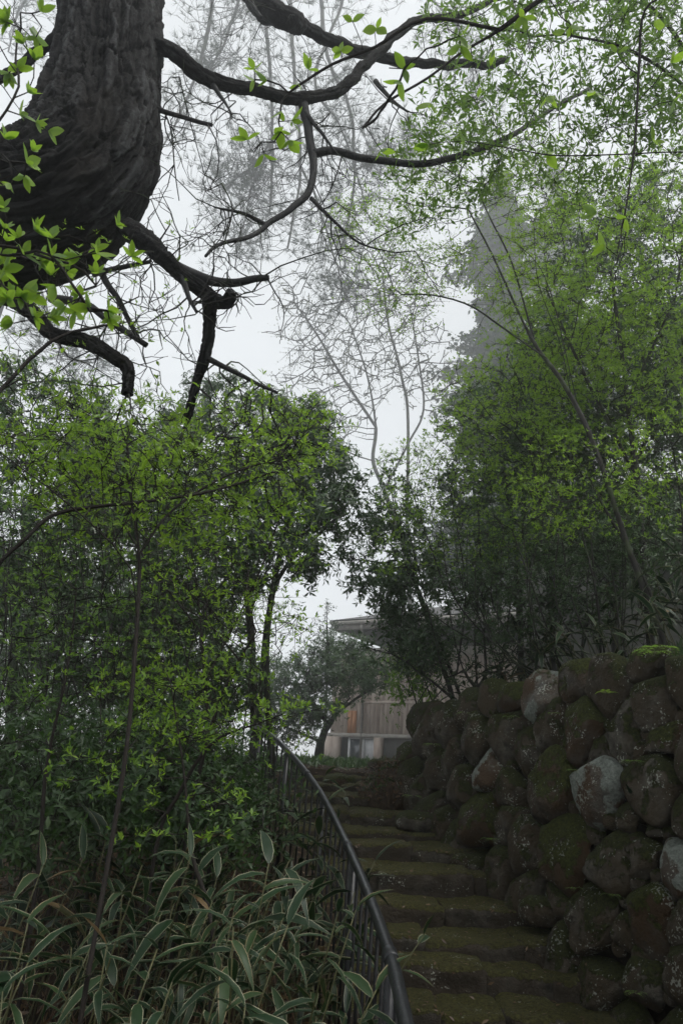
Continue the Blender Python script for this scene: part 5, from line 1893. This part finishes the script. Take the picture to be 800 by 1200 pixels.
print("T sasa", round(time.time() - T0, 1))

# ------------------------------------------------------------------ small growth: ferns, seedlings, litter, dry twigs


def seedling(name, label, cat, loc, n, L, mat, droop=.35, group=None):
    root = empty(name, loc, label, cat, group)
    loc = np.asarray(loc, float)
    m_, s_ = MB(), MB()
    for k in range(n):
        a = 2 * math.pi * k / n + rng.normal(0, .3)
        o = np.array([math.cos(a), math.sin(a), 0])
        l = L * rng.uniform(.6, 1.1)
        f_ = np.linspace(0, 1, 9)
        p = loc + o[None] * (l * f_)[:, None] + np.stack([0 * f_, 0 * f_, l * (.75 * f_ - (droop + .5) * f_ ** 2)], 1)
        tube(s_, p, np.linspace(.0016, .0006, 9), 3, False)
        side = np.cross(o, (0, 0, 1))
        for sg in (-1, 1):
            leaves(m_, p[2:], unit(side * sg + o * .4)[None].repeat(7, 0), np.tile((0, 0, 1.0), (7, 1)) + rng.normal(0, .15, (7, 3)), l * .34 * np.sin(np.linspace(.5, 2.9, 7)), SMALL)
    s_.build("stalks", MAT['culm'], root)['kind'] = 'stuff'
    m_.build("fronds", MAT[mat], root)['kind'] = 'stuff'


def on_wall(px, py):
    Y, z = wall_hit(px, py)
    return wall_point(Y, z) + np.array([-.12, -.05, 0])


seedling("fern", "bright little fern growing from a joint near the wall's top boulders", "fern", on_wall(727, 815), 5, .12, 'fresh')
seedling("fern", "fern fronds over the grey boulder at the wall's upper corner", "fern", on_wall(785, 768), 6, .18, 'fresh_dull')
seedling("seedling", "tiny pale-green seedling sprouting on a step beside the wall", "plant", at(688, 1072, 5.75), 4, .055, 'fresh')
seedling("seedling", "seedling leaning out of a wall joint above the mossy boulder", "plant", on_wall(664, 838), 4, .07, 'fresh_dull')
seedling("fern", "small fern tucked at the foot of the wall near the lowest step", "fern", at(745, 1165, 5.0), 5, .09, 'fresh_dull')
seedling("fern", "fern at the wall's far lower corner by the earth mound", "fern", on_wall(497, 935), 6, .14, 'fresh_dull')

for px, py, n_, L_, lb in ((610, 842, 5, .09, "small fern below the round pale boulder"), (690, 905, 5, .08, "tiny fern in a joint left of the pale-faced boulder"), (758, 895, 5, .10, "fern growing between the large right-hand boulders"), (560, 838, 5, .10, "fern under the far top boulders"),
                               (590, 985, 5, .09, "fern in a low joint above the fourth step"), (690, 1042, 4, .07, "little fern beside the tall mossy boulder"), (735, 1050, 5, .08, "fern low in the wall between two big boulders"), (520, 875, 6, .12, "drooping fern at the wall's far upper end")):
    if wall_hit(px, py):
        seedling("fern", lb, "fern", on_wall(px, py), n_, L_, 'fresh_dull')

# earth mound with roots and fallen leaves beside the upper steps
mc = at(462, 925, 9.6)
mnd = rounded_stone("earth_mound", mc + (0.08, .3, -.12), .38, .60, .33, (1, 0, 0), (0, 1, 0), plain_mat("rooty_earth", (0.014, 0.010, 0.007), (0.060, 0.040, 0.026), 26.0, 0.95, 1.0, 0.1, flecks=(0.05, 0.06, 0.02)), None, 22, 2.2, .16)
mnd['kind'] = 'structure'
lit = MB()
n = 2600
X = rng.uniform(-2.4, 2.0, n)
Yv = rng.uniform(1.6, 12.5, n)
Zv = terrain(X, Yv)
okm = (X < xl_of(Yv)) | (Yv > 11.4)
P = np.stack([X, Yv, Zv + .015], 1)[okm]
leaves(lit, P, unit(rng.normal(size=(len(P), 3)) * (1, 1, .25)), np.tile((0, 0, 1.), (len(P), 1)) + rng.normal(0, .4, (len(P), 3)), rng.uniform(.04, .10, len(P)), SMALL)
# a few on the treads and the mound
q = np.array([t[0] for t in TREAD]) + (0, 0, .006)
qn = np.array([t[1] for t in TREAD])
dd_ = rng.normal(size=q.shape)
dd_ -= qn * (dd_ * qn).sum(1)[:, None]
leaves(lit, q, unit(dd_), qn + rng.normal(0, .18, q.shape), rng.uniform(.02, .055, len(q)), SMALL, rng.random(len(q)))
k = 1500
q = unit(rng.normal(size=(k, 3))) * rng.uniform(.9, 1.15, (k, 1))
q[:, 2] = np.abs(q[:, 2])
leaves(lit, mc + (0.08, .3, -.12) + q * (.43, .62, .42), unit(rng.normal(size=(k, 3))), q + rng.normal(0, .3, (k, 3)), rng.uniform(.03, .08, k), SMALL, rng.random(k) * .55)
gm = MB()
k = 900
q = unit(rng.normal(size=(k, 3)))
q[:, 2] = np.abs(q[:, 2]) + .25
q = unit(q)
leaves(gm, mc + (0.08, .3, -.12) + q * (.40, .62, .36), unit(q + rng.normal(0, .6, (k, 3))), rng.normal(size=(k, 3)), rng.uniform(.03, .10, k), SMALL, None, np.full(k, .7))
gm.build("mound_weeds", MAT['dark_leaf'], None, kind='stuff')
lit.build("leaf_litter", MAT['dry'], None, kind='stuff')
# dry stems in the undergrowth
dry = MB()
for _ in range(620):
    Y = rng.uniform(2.2, 7.5)
    x = rng.uniform(-.48 * Y, np.interp(Y, rail_y, rail_x) - .1)
    p = np.array([x, Y, th(x, Y)])
    d = unit(np.array([rng.normal(0, .5), rng.normal(0, .4), 1]))
    pts = [p]
    l = rng.uniform(.25, .8)
    for i in range(5):
        d = unit(d + rng.normal(0, .22, 3))
        pts.append(pts[-1] + d * l / 5)
    tube(dry, pts, np.linspace(.004, .0014, 6), 3, False, rng.random())
dl = []
n = 1500
Yv = rng.uniform(2.2, 7.5, n)
X = rng.uniform(0, 1, n) * (np.interp(Yv, rail_y, rail_x) - .1 + .48 * Yv) - .48 * Yv
P = np.stack([X, Yv, terrain(X, Yv) + rng.uniform(.05, .45, n)], 1)
leaves(dry, P, unit(rng.normal(size=(n, 3)) + (0, 0, -.6)), rng.normal(size=(n, 3)), rng.uniform(.05, .13, n), SMALL, None, np.full(n, .5))
dry.build("dry_undergrowth", MAT['dry'], None, kind='stuff')
# low weeds at the head of the steps and on the ground right and left
wd = MB()
n = 2600
X = rng.uniform(-6, 2.2, n)
Yv = rng.uniform(9.5, 19, n)
okm = ((X < xl_of(Yv) - .1) | (Yv > 12.2)) & (rng.random(n) < .9)
P = np.stack([X, Yv, terrain(X, Yv)], 1)[okm]
for _ in range(4):
    m = len(P)
    leaves(wd, P + rng.normal(0, .05, (m, 3)) * (1, 1, .2), unit(rng.normal(0, .6, (m, 3)) + (0, 0, 1)), rng.normal(size=(m, 3)), rng.uniform(.05, .19, m), SMALL, None, np.full(m, .6))
wd.build("low_weeds", MAT['evergreen'], None, kind='stuff')
# moss and ferns hanging on the ground of the right bank
n = 2400
Yv = rng.uniform(5.0, 11.5, n)
X = xr_of(Yv) + rng.uniform(.45, 4.5, n)
P = np.stack([X, Yv, terrain(X, Yv)], 1)
gc = MB()
for _ in range(3):
    leaves(gc, P + rng.normal(0, .05, (n, 3)) * (1, 1, .2), unit(rng.normal(0, .7, (n, 3)) + (0, 0, .8)), rng.normal(size=(n, 3)), rng.uniform(.08, .2, n), SMALL, None, np.full(n, .5))
gc.build("bank_ground_cover", MAT['dark_leaf'], None, kind='stuff')
print("T end", round(time.time() - T0, 1))
